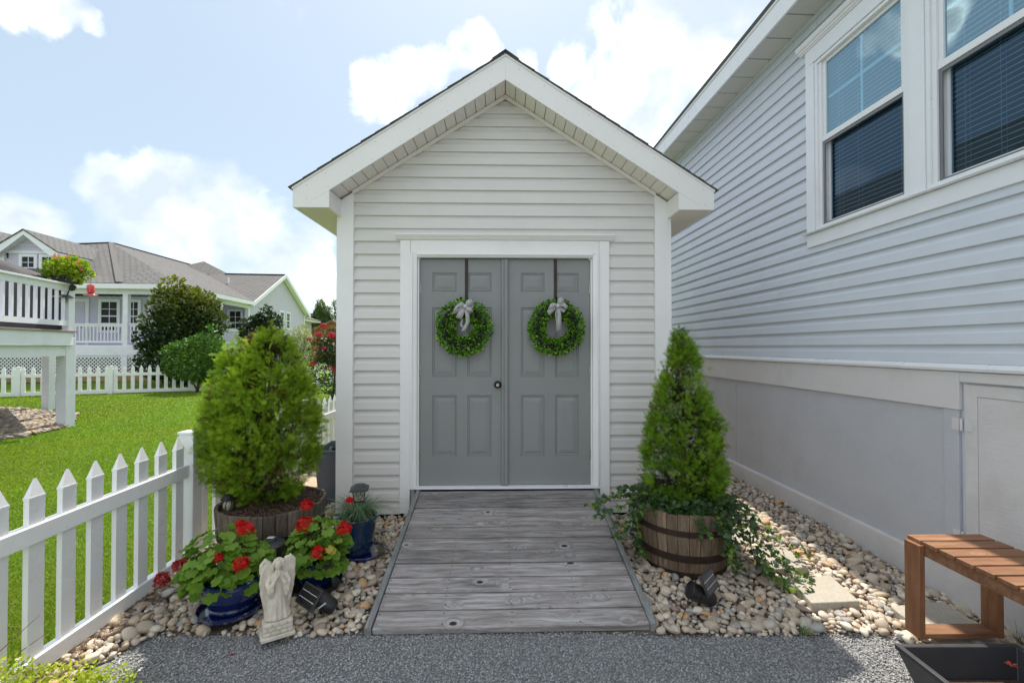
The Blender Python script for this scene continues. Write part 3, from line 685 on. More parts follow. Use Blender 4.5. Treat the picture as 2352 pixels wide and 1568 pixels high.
# fascia, return boxes, soffit
YF = -.30
def slope_z(x, top): return top-abs(x)*SL
for sgn in (-1, 1):
    E = 1.73; P = [(0, 3.956), (sgn*E, 3.956-E*SL), (sgn*E, 2.685), (sgn*(1.665), 2.685), (sgn*1.434, 2.829), (0, 3.7516)]
    if sgn > 0: P = P[::-1]
    mb = MB(); mb.prism(P, 'y', YF, YF+.02); fo = mb.build('rake_fascia', M['fascia'], shed, bevel=.002)
    mb = MB(); T = [(sgn*1.662, 2.686), (sgn*1.435, 2.686), (sgn*1.435, 2.826)]
    mb.prism(T if sgn < 0 else T[::-1], 'y', YF-.0015, YF+.018); mb.build('return_face', M['fascia'], shed)
    mb = MB(); x0, x1 = sorted((sgn*1.434, sgn*1.452)); mb.prism([(YF+.02, 2.686), (-.028, 2.686), (-.028, 2.835), (YF+.02, 2.835)], 'x', x0, x1); mb.build('return_side', M['fascia'], shed)
    # eave soffit and fascia board along the side
    x0, x1 = sorted((sgn*1.47, sgn*1.712)); mb = MB(); mb.box(x0, x1, YF+.02, DEPTH+.25, 2.690, 2.698); mb.box(min(sgn*1.452, sgn*1.47), max(sgn*1.452, sgn*1.47), YF+.021, -.030, 2.690, 2.698); mb.build('eave_soffit', M['perf'], shed)
    x0, x1 = sorted((sgn*1.712, sgn*1.73)); mb = MB(); mb.box(x0, x1, YF+.02, DEPTH+.25, 2.686, 2.835); mb.build('eave_fascia', M['fascia'], shed, bevel=.002)
    # rake drip trim, thin bead at the top of the fascia
    mb = MB(); mb.prism([(0, 3.962), (sgn*1.735, 3.962-1.735*SL), (sgn*1.735, 3.945-1.735*SL), (0, 3.945)][::(1 if sgn < 0 else -1)], 'y', YF-.007, YF+.001); mb.build('rake_trim', M['fascia'], shed)
    # frieze bead where the wall meets the soffit
    mb = MB(); mb.prism([(0, 3.775), (sgn*1.335, 3.775-1.335*SL), (sgn*1.335, 3.740-1.335*SL), (0, 3.740)][::(1 if sgn < 0 else -1)], 'y', -.034, -.017); mb.build('frieze_bead', M['soffit'], shed)
    # gable soffit planks
    n = 17; L = 1.45/n
    for i in range(n):
        a = .004+i*L; b = a+L-.006; zt = 3.780
        mb = MB(); mb.prism([(sgn*a, zt-a*SL), (sgn*b, zt-b*SL), (sgn*b, zt-b*SL+.008), (sgn*a, zt-a*SL+.008)][::(1 if sgn > 0 else -1)], 'y', YF+.02, .0); mb.build('soffit_plank', M['soffit'], shed)
    mb = MB(); mb.prism([(0, 3.800), (sgn*1.45, 3.800-1.45*SL), (sgn*1.45, 3.806-1.45*SL), (0, 3.806)][::(1 if sgn > 0 else -1)], 'y', YF+.02, .02); mb.build('soffit_backing', M['soffit'], shed)
    # roof slab and shingle courses (each course its own stepped strip)
    ro = MB(); ro.prism([(0, 3.969), (sgn*1.745, 3.969-1.745*SL), (sgn*1.745, 3.9625-1.745*SL), (0, 3.9625)][::(1 if sgn > 0 else -1)], 'y', YF-.012, DEPTH+.27); roof = ro.build('roof', M['shingle'], shed)
    nc = 15; cl = 1.752/nc; c0 = None
    for i in range(nc):
        a = i*cl-.0; b = (i+1)*cl+.008
        mb = MB(); t0 = .002; t1 = .008; n0 = 3.969
        mb.prism([(sgn*a, n0-a*SL+t0), (sgn*b, n0-b*SL+t1), (sgn*b, n0-b*SL+.001), (sgn*a, n0-a*SL+.001)][::(1 if sgn > 0 else -1)], 'y', YF-.017-random.uniform(0, .007), DEPTH+.28); mb.build('shingle_course', M['shingle'], roof)
mb = MB(); mb.prism([(-.11, 3.969-.11*SL+.008), (0, 3.982), (.11, 3.969-.11*SL+.008), (.11, 3.969-.11*SL+.014), (0, 3.989), (-.11, 3.969-.11*SL+.014)][::-1], 'y', YF-.026, DEPTH+.28); mb.build('ridge_cap', M['shingle'], shed)
for sgn in (-1, 1):                             # nail heads on the fascia
    mb = MB()
    for i in range(9):
        for dz in (-.05, -.17):
            x = sgn*(.12+i*.19+random.uniform(-.03, .03)); zz = 3.956-abs(x)*SL+dz; mb.lathe([(.0032, 0), (.0032, .0012)], 8, Matrix.Translation((x, YF, zz)) @ Matrix.Rotation(R(90), 4, 'X'))
    mb.build('nail_heads', M['nickel'], shed)

# ================================================================ RAMP
ramp = thing('ramp', 'grey weathered plank ramp rising from the gravel to the shed doors', 'ramp', (-.0, 2.474, 0), R(1.55))
RL = 1.502; Z0, Z1 = .040, .306; ang = math.atan2(Z1-Z0, RL); SLn = math.hypot(RL, Z1-Z0)
Mr = Matrix.Translation((0, 0, Z0)) @ Matrix.Rotation(ang, 4, 'X')
nb = 11; bw = SLn/nb
for i in range(nb):
    wl = -.752+random.uniform(-.002, .002); wr = .752+random.uniform(-.002, .002); mb = MB()
    mb.box(wl, wr, 0, bw-.010+random.uniform(-.0015, .0015), -.036, random.uniform(-.003, .002))
    # slight cup along the board
    b = mb.build('plank', M['ramp'], ramp, bevel=.005); b.matrix_basis = Mr @ Matrix.Translation((0, i*bw+.003, 0)) @ Matrix.Rotation(random.gauss(0, .0016), 4, 'Z')
for sgn in (-1, 1):
    mb = MB(); x0, x1 = sorted((sgn*.755, sgn*.791)); mb.prism([(0, -.03), (RL+.03, -.03), (RL+.03, Z1+.010), (0, Z0+.012)], 'x', x0, x1); mb.build('side_board', M['ramp_side'], ramp, bevel=.004)
mb = MB(); mb.prism([(.03, -.03), (RL, -.03), (RL, Z1-.04), (.03, Z0-.038)], 'x', -.02, .02); mb.prism([(.03, -.03), (RL, -.03), (RL, Z1-.04), (.03, Z0-.038)], 'x', -.40, -.36); mb.prism([(.03, -.03), (RL, -.03), (RL, Z1-.04), (.03, Z0-.038)], 'x', .36, .40); mb.build('joists', M['dark'], ramp)
mb = MB()
for i in range(nb):
    for x in (-.735, -.38, 0, .38, .735):
        for q in (.03, bw-.035): mb.lathe([(.0035, 0), (.0035, .001)], 8, Mr @ Matrix.Translation((x+random.uniform(-.004, .004), i*bw+q+.003, .0012)))
mb.build('screw_heads', M['dark'], ramp)
# ================================================================ HOUSE ON THE RIGHT
HR = math.atan2(43, 1045.3)
house = thing('house', 'large blue grey vinyl sided house with white framed windows along the right', 'house', (0, 0, 0), HR)
WX = 2.80; YN, YFAR = -2.0, 12.0
hw_ = MB()
hw_.box(WX+.004, WX+.10, YN, 1.92, 0, 4.45); hw_.box(WX+.004, WX+.10, 3.80, YFAR, 0, 4.45)
hw_.box(WX+.004, WX+.10, 1.92, 3.80, 0, 2.53); hw_.box(WX+.004, WX+.10, 1.92, 3.80, 4.05, 4.45); hw_.box(WX+.10, WX+6, YFAR-.1, YFAR, 0, 4.45); hw_.box(WX+.10, WX+6, YN, YN+.1, 0, 4.45)
hwo = hw_.build('wall', M['siding_blue'], house)
def hstrip(ya, yb, z):
    pr = siding_profile(.1143); V = []
    for (d, zz) in pr: V += [(WX+d+.002, ya, zz), (WX+d+.002, yb, zz)]
    mb = MB(); mb.add(V, [(2*i, 2*i+1, 2*i+3, 2*i+2) for i in range(len(pr)-1)]); return mb
bA = bB = None
def lapped(ya, yb, z):                       # one course is two lengths of siding, the nearer one lapped over the farther
    ys = random.uniform(max(ya+.6, 2.2), min(yb-.6, 7.5)); hstrip(ys-.012, yb, 0).build('siding_board', M['siding_blue'], hwo, loc=(0, 0, z)); hstrip(ya, ys+.012, 0).build('siding_board', M['siding_blue'], hwo, loc=(-.0016, 0, z+.0004))
for i in range(0, 26):
    z = 1.452+i*.1143
    if z > 4.36: break
    if z+.1143 < 2.56 or z > 4.02: lapped(YN, YFAR, z)
    else:
        if bA is None:
            bA = hstrip(YN, 1.90, 0).build('siding_board', M['siding_blue'], hwo, loc=(0, 0, z)); lapped(3.82, YFAR, z)
        else: dup(bA, hwo, loc=(0, 0, z), deep=False); lapped(3.82, YFAR, z)
def hb(name, m, x0, x1, y0, y1, z0, z1, par=house, bevel=0.0): 
    mb = MB(); mb.box(x0, x1, y0, y1, z0, z1); return mb.build(name, m, par, bevel=bevel)
# water table, skirt band, foundation panels, base board
mb = MB(); mb.prism([(WX+.003, 1.451), (WX-.016, 1.451), (WX-.040, 1.440), (WX-.046, 1.425), (WX-.040, 1.408), (WX+.003, 1.404)], 'y', YN, YFAR); 
mb.v = [(v[0], v[1], v[2]) for v in mb.v]; mb.build('water_table', M['vinyl'], house)
hb('skirt_board', M['skirtgrain'], WX-.024, WX+.003, 2.608, 5.30, 1.176, 1.403, bevel=.003)
hb('skirt_board', M['skirtgrain'], WX-.024, WX+.003, 5.304, YFAR, 1.176, 1.403, bevel=.003)
hb('skirt_board', M['skirtgrain'], WX-.024, WX+.003, YN, 2.606, 1.342, 1.403, bevel=.003)
hb('foundation_panel', M['stucco'], WX-.006, WX+.003, 2.712, 5.133, .232, 1.175)
hb('foundation_panel', M['stucco'], WX-.006, WX+.003, 5.141, 7.55, .232, 1.175)
hb('foundation_panel', M['stucco'], WX-.006, WX+.003, 7.555, YFAR, .232, 1.175)
hb('jamb_board', M['stucco'], WX-.018, WX+.003, 2.618, 2.708, .232, 1.175, bevel=.002)
hb('base_board', M['skirtgrain'], WX-.052, WX+.003, YN, YFAR, -.05, .231, bevel=.003)
dr = MB(); y0, y1 = 1.50, 2.588
dr.box(WX-.012, WX+.003, y0, y0+.07, .26, 1.330); dr.box(WX-.012, WX+.003, y1-.07, y1, .26, 1.330); dr.box(WX-.012, WX+.003, y0+.07, y1-.07, 1.262, 1.330); dr.box(WX-.012, WX+.003, y0+.07, y1-.07, .26, .33)
cdoor = dr.build('crawl_door', M['skirtgrain'], house, bevel=.0015)
hb('door_panel', M['skirtgrain'], WX-.008, WX+.0035, y0+.072, y1-.072, .332, 1.260, par=cdoor)
for zz in (1.09, .42):
    mb = MB(); mb.box(WX-.0215, WX-.0185, 2.612, 2.655, zz-.035, zz+.035); mb.box(WX-.016, WX-.0125, 2.545, 2.585, zz-.035, zz+.035); mb.tube([(WX-.020, 2.600, zz-.036), (WX-.020, 2.600, zz+.036)], .007, 8); mb.build('hinge', M['skirtgrain'], cdoor)
# windows
hb('header_casing', M['trimc'], WX-.036, WX+.003, 1.80, 3.90, 4.012, 4.150, bevel=.003)
mb = MB(); mb.prism([(WX+.0, 4.150), (WX-.046, 4.150), (WX-.050, 4.160), (WX-.060, 4.163), (WX-.064, 4.176), (WX-.076, 4.180), (WX-.084, 4.196), (WX-.088, 4.212), (WX+.0, 4.214)], 'y', 1.75, 3.955); mb.build('crown_moulding', M['vinyl'], house)
hb('side_casing', M['trimc'], WX-.036, WX+.003, 3.800, 3.898, 2.556, 4.010, bevel=.003)
hb('side_casing', M['trimc'], WX-.036, WX+.003, 1.802, 1.90, 2.556, 4.010, bevel=.003)
hb('mullion_casing', M['trimc'], WX-.034, WX+.10, 2.795, 2.905, 2.556, 4.010, bevel=.003)
mb = MB(); mb.prism([(WX+.05, 2.554), (WX-.060, 2.548), (WX-.066, 2.542), (WX-.060, 2.534), (WX+.0, 2.534)], 'y', 1.77, 3.925); mb.build('sill', M['vinyl'], house)
hb('apron', M['trimc'], WX-.032, WX+.003, 1.80, 3.90, 2.420, 2.532, bevel=.003)
def window(ya, yb, first=None):
    z0, z1, zm = 2.556, 4.010, 3.315
    fr = MB()
    for (a, b, c, d) in ((ya, ya+.028, z0, z1), (yb-.028, yb, z0, z1)): fr.box(WX-.026, WX+.06, a, b, c, d)
    fr.box(WX-.026, WX+.06, ya+.028, yb-.028, z1-.028, z1); fr.box(WX-.026, WX+.06, ya+.028, yb-.028, z0, z0+.026)
    for (a, b) in ((ya+.028, ya+.060), (yb-.060, yb-.028)): fr.box(WX-.012, WX+.058, a, b, z0+.026, z1-.028)
    wn_ = fr.build('window', M['vinyl'], house, bevel=.003)
    a, b = ya+.060, yb-.060
    s = MB(); s.box(WX+.004, WX+.034, a, a+.030, zm+.024, z1-.028); s.box(WX+.004, WX+.034, b-.030, b, zm+.024, z1-.028); s.box(WX+.004, WX+.034, a+.03, b-.03, z1-.056, z1-.028); s.box(WX-.004, WX+.034, a, b, zm-.022, zm+.024)
    up = s.build('sash', M['vinyl'], wn_, bevel=.002)
    pq = MB(); pq.add([(WX+.018, a+.03, zm+.024), (WX+.018, b-.03, zm+.024), (WX+.018, b-.03, z1-.056), (WX+.018, a+.03, z1-.056)], [(0,1,2,3)]); pq.build('pane', M['pane_up'], wn_)
    s = MB(); ym = (a+b)/2; s.box(WX+.021, WX+.027, ym-.009, ym+.009, zm+.024, z1-.056); zc = (zm+z1)/2-.01; s.box(WX+.0212, WX+.0268, a+.03, ym-.009, zc-.009, zc+.009); s.box(WX+.0212, WX+.0268, ym+.009, b-.03, zc-.009, zc+.009)
    s.build('muntin', M['vinyl'], wn_)
    s = MB(); s.box(WX+.036, WX+.058, a, a+.034, z0+.026, zm-.022); s.box(WX+.036, WX+.058, b-.034, b, z0+.026, zm-.022); s.box(WX+.036, WX+.058, a+.034, b-.034, z0+.026, z0+.064); s.build('sash', M['vinyl'], wn_)
    pq = MB(); pq.add([(WX+.046, a+.034, z0+.064), (WX+.046, b-.034, z0+.064), (WX+.046, b-.034, zm-.022), (WX+.046, a+.034, zm-.022)], [(0,1,2,3)]); pq.build('pane', M['pane_low'], wn_)
    s = MB(); s.box(WX+.002, WX+.012, a, a+.022, z0+.026, zm-.024); s.box(WX+.002, WX+.012, b-.022, b, z0+.026, zm-.024); s.box(WX+.002, WX+.012, a+.022, b-.022, z0+.026, z0+.046); s.box(WX+.002, WX+.012, a+.022, b-.022, zm-.046, zm-.024); s.build('screen_frame', M['screenframe'], wn_)
    sl0 = None; zz = z0+.05; ti = 0
    while zz < z1-.05:
        if sl0 is None:
            s = MB(); s.box(-.0125, .0125, a+.004, b-.004, -.0016, .0016, Matrix.Rotation(R(-16), 4, 'Y')); sl0 = s.build('blind_slat', M['blind'], wn_, loc=(WX+.082, 0, zz))
        else: dup(sl0, wn_, loc=(WX+.082, 0, zz), deep=False)
        zz += .0335
    s = MB()
    for yy in (a+.10, (a+b)/2+.09, b-.10): s.tube([(WX+.066, yy, z0+.04), (WX+.066, yy, z1-.05)], .0012, 4); s.tube([(WX+.098, yy, z0+.04), (WX+.098, yy, z1-.05)], .0012, 4)
    s.build('blind_cord', M['blind'], wn_)
    return wn_
window(2.907, 3.798); window(1.902, 2.793)
rm = MB(); rm.box(WX+1.2, WX+1.25, 1.0, 4.6, 1.6, 4.4); rm.box(WX+.11, WX+1.2, 4.55, 4.6, 1.6, 4.4); rm.box(WX+.11, WX+1.2, 1.0, 1.05, 1.6, 4.4); rm.box(WX+.11, WX+1.2, 1.0, 4.6, 1.55, 1.6); rm.box(WX+.11, WX+1.2, 1.0, 4.6, 4.4, 4.43); rm.build('room', M['room'], house)
# eave
FX = 2.50
hb('fascia', M['vinyl'], FX-.010, FX+.012, YN, YFAR+.2, 4.398, 4.592, bevel=.002)
hb('drip_edge', M['vinyl'], FX-.018, FX-.011, YN, YFAR+.2, 4.575, 4.602)
sp0 = None; y = YN
while y < YFAR:
    if sp0 is None:
        mb = MB(); mb.box(FX+.014, WX-.004, .004, .294, 4.420, 4.427); mb.box(FX+.014, WX-.004, .290, .309, 4.432, 4.436); sp0 = mb.build('soffit_panel', M['perf_white'], house, loc=(0, y, 0))
    else: dup(sp0, house, loc=(0, y, 0), deep=False)
    y += .305
hb('frieze_channel', M['siding_blue'], WX-.028, WX+.003, YN, YFAR, 4.385, 4.421)
mb = MB(); mb.prism([(FX-.028, 4.604), (WX+5, 4.604+.5*5.33), (WX+5, 4.62+.5*5.33), (FX-.032, 4.622)], 'y', YN, YFAR+.25); rf = mb.build('roof', M['shingle'], house)
for i in range(16):
    mb = MB(); x0 = FX-.034+i*.14; zz = 4.618+(x0-FX+.034)*.5; mb.prism([(x0, zz+.0), (x0+.15, zz+.075), (x0+.15, zz+.082), (x0, zz+.012)], 'y', YN, YFAR+.25); mb.build('shingle_course', M['shingle'], rf)

# ================================================================ NEAR PICKET FENCE
fence = thing('picket_fence', 'white vinyl picket fence running back from the left foreground', 'fence', (-2.265, 3.22, 0.0))
def picket_mb(w=.038, t=.0125, zb=.10, zs=.865, zt=.945):
    mb = MB(); V = [(-t,-w,zb),(t,-w,zb),(t,w,zb),(-t,w,zb),(-t,-w,zs),(t,-w,zs),(t,w,zs),(-t,w,zs),(0,-.007,zt),(0,.007,zt)]
    mb.add(V, [(0,3,2,1),(0,1,5,4),(1,2,6,5),(2,3,7,6),(3,0,4,7),(4,5,8),(6,7,9),(5,6,9,8),(7,4,8,9)])
    mb.box(-t-.002, t+.002, -w-.002, w+.002, zs-.012, zs-.001); return mb
def fence_section(par, Msec, L, n, pic0, zr=.65, hr=.085):
    for (z0, z1, tt) in ((zr, zr+hr, .025), (.045, .128, .026)):
        mb = MB(); mb.box(-tt, tt, 0, L, z0, z1); r_ = mb.build('rail', M['vinyl'], par, bevel=.004); r_.matrix_basis = Msec
    for i in range(n):
        o = dup(pic0, par, M=Msec @ Matrix.Translation((0, (i+.5)*L/n, 0)) @ Matrix.Rotation(random.gauss(0, .004), 4, 'X'), deep=False)
def post_mb(h=.965, w=.051):
    mb = MB(); mb.box(-w, w, -w, w, -.05, h-.02); mb.prism([(-w-.006, -w-.006), (w+.006, -w-.006), (w+.006, w+.006), (-w-.006, w+.006)], 'z', h-.024, h-.006)
    mb.add([(-w-.006,-w-.006,h-.006),(w+.006,-w-.006,h-.006),(w+.006,w+.006,h-.006),(-w-.006,w+.006,h-.006),(0,0,h+.004)], [(0,1,4),(1,2,4),(2,3,4),(3,0,4)]); return mb
p0 = post_mb().build('post', M['vinyl'], fence, bevel=.004)
a0 = R(183.0)
MA = Matrix.Rotation(a0, 4, 'Z') @ Matrix.Translation((0, .051, 0)); MBk = Matrix.Rotation(R(.6), 4, 'Z') @ Matrix.Translation((0, .051, 0))
pic = picket_mb().build('picket', M['vinyl'], fence); pic.matrix_basis = MA @ Matrix.Translation((0, .0, 0)); 
SEC = 1.79
pic.matrix_basis = MA @ Matrix.Translation((0, (.5)*SEC/11, 0))
for k, (Ms, n) in enumerate(((MA, 11),)):
    for (z0, z1, tt) in ((.65, .735, .025), (.045, .128, .026)):
        mb = MB(); mb.box(-tt, tt, 0, SEC, z0, z1); r_ = mb.build('rail', M['vinyl'], fence, bevel=.004); r_.matrix_basis = Ms
    for i in range(1, n): dup(pic, fence, M=Ms @ Matrix.Translation((0, (i+.5)*SEC/n, 0)), deep=False)
dup(p0, fence, M=MA @ Matrix.Translation((0, SEC+.051, 0)), deep=False)
for s in range(4):
    Ms = MBk @ Matrix.Translation((0, s*(SEC+.102), 0)); fence_section(fence, Ms, SEC, 11, pic)
    dup(p0, fence, M=Ms @ Matrix.Translation((0, SEC+.051, 0)), deep=False)
mb = MB(); mb.box(.052, .085, -.04, .02, .028, .060); mb.box(.03, .06, -.07, -.05, .03, .05); mb.build('bracket', M['screenframe'], fence, bevel=.002)

# ================================================================ BENCH, STEPPING STONES, PLANTER BOX
for i, P in enumerate(STEPS):
    lab = ['small concrete stepping stone beside the right barrel planter', 'square concrete stepping stone in full sun between barrel planter and bench', 'concrete stepping stone under the end of the wooden bench', 'farthest concrete stepping stone half hidden behind the ivy'][i]
    mb = MB(); mb.prism(P, 'z', -.01, .068+.01*(i < 2)); s = mb.build('stepping_stone', M['paver'], None, bevel=.006); tag(s, lab, 'stepping stone', 'stepping stones in the gravel bed')
mb = MB(); mb.prism([(2.16, 2.37), (2.50, 2.38), (2.49, 2.12), (2.15, 2.12)], 'z', -.01, .05); s = mb.build('stepping_stone', M['paver'], None, bevel=.006); tag(s, 'rough concrete slab in front of the bench foot, behind the black planter', 'stepping stone', 'stepping stones in the gravel bed')
bench = thing('bench', 'slatted orange brown cedar bench standing beside the house wall', 'bench', (2.265, 2.40, .082), R(.8))
BWd = .195; BH = .488
sl0 = None
for i in range(13):
    if sl0 is None:
        mb = MB(); mb.box(-BWd, BWd, -.074, 0, BH-.020, BH); sl0 = mb.build('slat', M['cedar'], bench, bevel=.002)
    else: dup(sl0, bench, loc=(random.uniform(-.003, .003), -i*.0872, random.uniform(-.001, .001)), deep=False)
for sgn in (-1, 1):
    x0, x1 = sorted((sgn*(BWd-.010), sgn*(BWd-.045))); mb = MB(); mb.box(x0, x1, -1.12, -.012, BH-.075, BH-.021); mb.build('apron_rail', M['cedar'], bench, bevel=.002)
for yb in (-.092, -1.118):
    for sgn in (-1, 1):
        x0, x1 = sorted((sgn*(BWd-.002), sgn*(BWd-.034))); mb = MB(); 
        x0, x1 = sorted((sgn*(BWd-.0), sgn*(BWd-.009))) if False else sorted((sgn*(BWd), sgn*(BWd-.010+0)))
        mb = MB(); mb.box(*sorted((sgn*(BWd-.0085), sgn*(BWd+.020))), yb, yb+.088, 0, BH-.0205); mb.build('leg', M['cedar_v'], bench, bevel=.002)
    mb = MB(); mb.box(-BWd+.009, BWd-.009, yb+.001, yb+.087, 0.002, .026); mb.build('foot_rail', M['cedar'], bench, bevel=.002)
# black tapered planter
pl = thing('planter_box', 'large black tapered square planter box at the bottom right corner', 'planter', (1.955, 1.755, 0))
def taper_box(w1, w0, h, t=.014, rim=.016):
    mb = MB(); o1, o0 = w1, w0; V = []
    rings = [(o0, 0), (o1, h-.022), (o1+rim*.4, h-.022), (o1+rim*.4, h), (o1-rim, h), (o1-rim-.004, h-.02), (o0+.02, .12)]
    for (r_, z) in rings: V += [(-r_, -r_, z), (r_, -r_, z), (r_, r_, z), (-r_, r_, z)]
    F = [(3, 2, 1, 0)]
    for i in range(len(rings)-1):
        for q in range(4): F.append((i*4+q, i*4+(q+1) % 4, i*4+4+(q+1) % 4, i*4+4+q))
    F.append(tuple((len(rings)-1)*4+q for q in range(4))); mb.add(V, F); return mb
taper_box(.262, .19, .245).build('box', M['greyblack'], pl, bevel=.003)
mb = MB(); mb.box(-.20, .20, -.20, .20, .12, .135); mb.build('potting_soil', M['mulch'], pl)
def petals(mbl, c, n, r, s, m):
    pass
# ================================================================ FOLIAGE BUILDERS
def frond_mesh():
    V = []; F = []
    def dia(a, b, wd):
        a = np.array(a, float); b = np.array(b, float); d = b-a; p = np.array([-d[1], d[0], 0]); p = p/np.linalg.norm(p)*wd; m = a+d*.45; m[2] += .01
        k = len(V); V.extend([tuple(a), tuple(m+p), tuple(b), tuple(m-p)]); F.append((k, k+1, k+2, k+3))
    dia((0,0,0), (0,1,.0), .034)
    for i, y in enumerate((.14, .34, .54, .74)):
        L = .52*(1-.15*i)
        for s in (-1, 1):
            a = np.array([0, y+(.06 if s > 0 else 0), 0]); d = np.array([s*.62, .78, .12*s]); b = a+d*L; dia(a, b, .030)
            c = a+d*L*.45; dia(c, c+np.array([s*.9, .35, .1])*L*.42, .024)
    return V, F
FRV, FRF = frond_mesh()
def leaf_quad(w=.32, fold=.12):            # pointed leaf folded along its midrib
    return [(0,0,0),(w,.4,fold),(0,1,0.0),(-w,.4,fold)], [(0,1,2,3)]
LQV = [(0,0,0),(.30,.35,.08),(.24,.75,.05),(0,1,-.04),(-.24,.75,.05),(-.30,.35,.08)]; LQF = [(0,1,2,3),(0,3,4,5)]
def conifer(parent, lobes, N, size, base_cols, brown, cx, cy, name='foliage', thin=.5, inner=.42):
    """sprays of scale leaves: clumps on the crown's surface, each a fan of small flat fronds"""
    P = []; O = []; Fr = []; CQ = []; NN = []
    tot = sum(l['w'] for l in lobes); per = 8
    for l in lobes:
        n = max(4, int(N*l['w']/tot/per)); zs = np.array([q[0] for q in l['prof']]); rs = np.array([q[1] for q in l['prof']])
        zz = np.linspace(zs[0], zs[-1], 200); rr_ = np.interp(zz, zs, rs); cdf = np.cumsum(rr_+.02); cdf /= cdf[-1]
        nc = max(2, n//6)                          # leafy clumps, with hollows between them
        zc = np.interp(rng.uniform(0, 1, nc), cdf, zz); thc = rng.uniform(0, 2*np.pi, nc); lc = rng.uniform(.93, 1.04, nc); qc = rng.uniform(0, 1, nc)
        ci = rng.integers(0, nc, n); shell = rng.uniform(0, 1, n) < .76; rc = np.interp(zc[ci], zs, rs)
        z = np.where(shell, np.clip(zc[ci]+rng.normal(0, .030, n), zs[0], zs[-1]), np.interp(rng.uniform(0, 1, n), cdf, zz)); r = np.interp(z, zs, rs)
        th = np.where(shell, thc[ci]+rng.normal(0, .034, n)/np.maximum(rc, .05), rng.uniform(0, 2*np.pi, n))
        fr = np.where(shell, lc[ci]-np.abs(rng.normal(0, .07, n)), rng.uniform(.2, .80, n)); lump = 1.0
        out = np.stack([np.cos(th), np.sin(th), 0*th], 1)
        c = np.stack([l['x']+r*fr*lump*np.cos(th)*l.get('sx', 1), l.get('y', 0)+r*fr*lump*np.sin(th)*l.get('sy', 1), z], 1)
        ax = unit(out*rng.uniform(.5, 1.0, (n, 1))+np.array([0, 0, 1.])*rng.uniform(.25, .9, (n, 1))+rng.normal(0, .2, (n, 3)))
        L = size*1.35*rng.uniform(.7, 1.3, n)
        pl_n = unit(np.cross(ax, rng.normal(0, 1, (n, 3)))); sd_ = np.cross(pl_n, ax)
        for q in range(per):                       # a flat fan: fronds spread in one plane from a short axis
            ang = rng.uniform(-1.15, 1.15, n)[:, None]; t = rng.uniform(-.6, .6, n)[:, None]
            d_ = ax*np.cos(ang)+sd_*np.sin(ang)
            P.append(c+ax*L[:, None]*(t-.35)+sd_*np.sin(ang)*L[:, None]*.18+rng.normal(0, .012, (n, 3))); O.append(unit(d_+rng.normal(0, .28, (n, 3)))); NN.append(pl_n+rng.normal(0, .7, (n, 3)))
            Fr.append(fr if not l.get('brown') else fr*0-1); CQ.append(np.where(shell, qc[ci], .2))
    P = np.concatenate(P); O = np.concatenate(O); Fr = np.concatenate(Fr); CQ = np.concatenate(CQ); n = len(P)
    hrel = (P[:, 2]-P[:, 2].min())/(np.ptp(P[:, 2])+1e-6)
    Yd = unit(O); up = unit(np.concatenate(NN)); X, Y, Z = frames_y(Yd, up)
    S = size*rng.uniform(.6, 1.15, n)
    V, F = scatter(FRV, FRF, P, X, Y, Z, S)
    q = rng.uniform(0, 1, n)
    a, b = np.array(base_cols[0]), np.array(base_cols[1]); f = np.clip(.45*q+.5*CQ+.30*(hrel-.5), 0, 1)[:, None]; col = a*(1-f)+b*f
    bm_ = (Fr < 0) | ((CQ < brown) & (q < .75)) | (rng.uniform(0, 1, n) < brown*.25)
    inn = (Fr >= 0) & (Fr < .72); col[inn] = np.array([.055, .05, .018])*rng.uniform(.5, 1.3, (inn.sum(), 1))  # inner fronds: brown dead foliage, darkened further so the gaps look shaded
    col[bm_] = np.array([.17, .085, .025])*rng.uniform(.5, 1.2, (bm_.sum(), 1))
    tint = np.repeat(col, len(FRV), 0)
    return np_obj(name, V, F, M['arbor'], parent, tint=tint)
def shrub(parent, blobs, N, size, c1, c2, m=None, name='foliage', leafVF=(LQV, LQF), up=.3, flowers=None, top=None, sizevar=(.6, 1.3), shell=.55):
    P = []; O = []
    tot = sum(b_[3]*b_[4]*b_[5] for b_ in blobs)
    for (x, y, z, rx, ry, rz) in blobs:
        n = max(8, int(N*(rx*ry*rz)/tot)); d = rand_unit(n); fr = np.where(rng.uniform(0, 1, n) < .75, rng.uniform(.86, 1.06, n), rng.uniform(shell, .9, n))
        lump = 1+.10*np.sin(d[:, 0]*6+x*3)+.09*np.sin(d[:, 2]*8+d[:, 1]*5+x)
        P.append(np.array([x, y, z])+d*np.array([rx, ry, rz])*(fr*lump)[:, None]); O.append(d)
    P = np.concatenate(P); O = np.concatenate(O); n = len(P)
    Yd = unit(O*.8+np.array([0, 0, up])+rng.normal(0, .55, (n, 3))); X, Y, Z = frames_y(Yd, unit(O*.4+np.array([0, 0, .9])+rng.normal(0, .35, (n, 3))))
    V, F = scatter(leafVF[0], leafVF[1], P, X, Y, Z, size*rng.uniform(sizevar[0], sizevar[1], n))
    q = rng.uniform(0, 1, n); cl = .5+.5*np.sin(P[:, 0]*2.3/size*.12+2*np.sin(P[:, 2]*2.1/size*.12)); f = np.clip(.6*q+.4*cl, 0, 1)[:, None]
    col = np.array(c1)*(1-f)+np.array(c2)*f
    if top is not None:
        zt = (P[:, 2]-top[0])/(top[1]-top[0])*(.6+.4*(O[:, 2] > 0)); f2 = np.clip(zt+rng.normal(0, .2, n), 0, 1)[:, None]; col = col*(1-f2)+np.array(top[2])*f2
    return np_obj(name, V, F, m or M['bush'], parent, tint=np.repeat(col, len(leafVF[0]), 0))
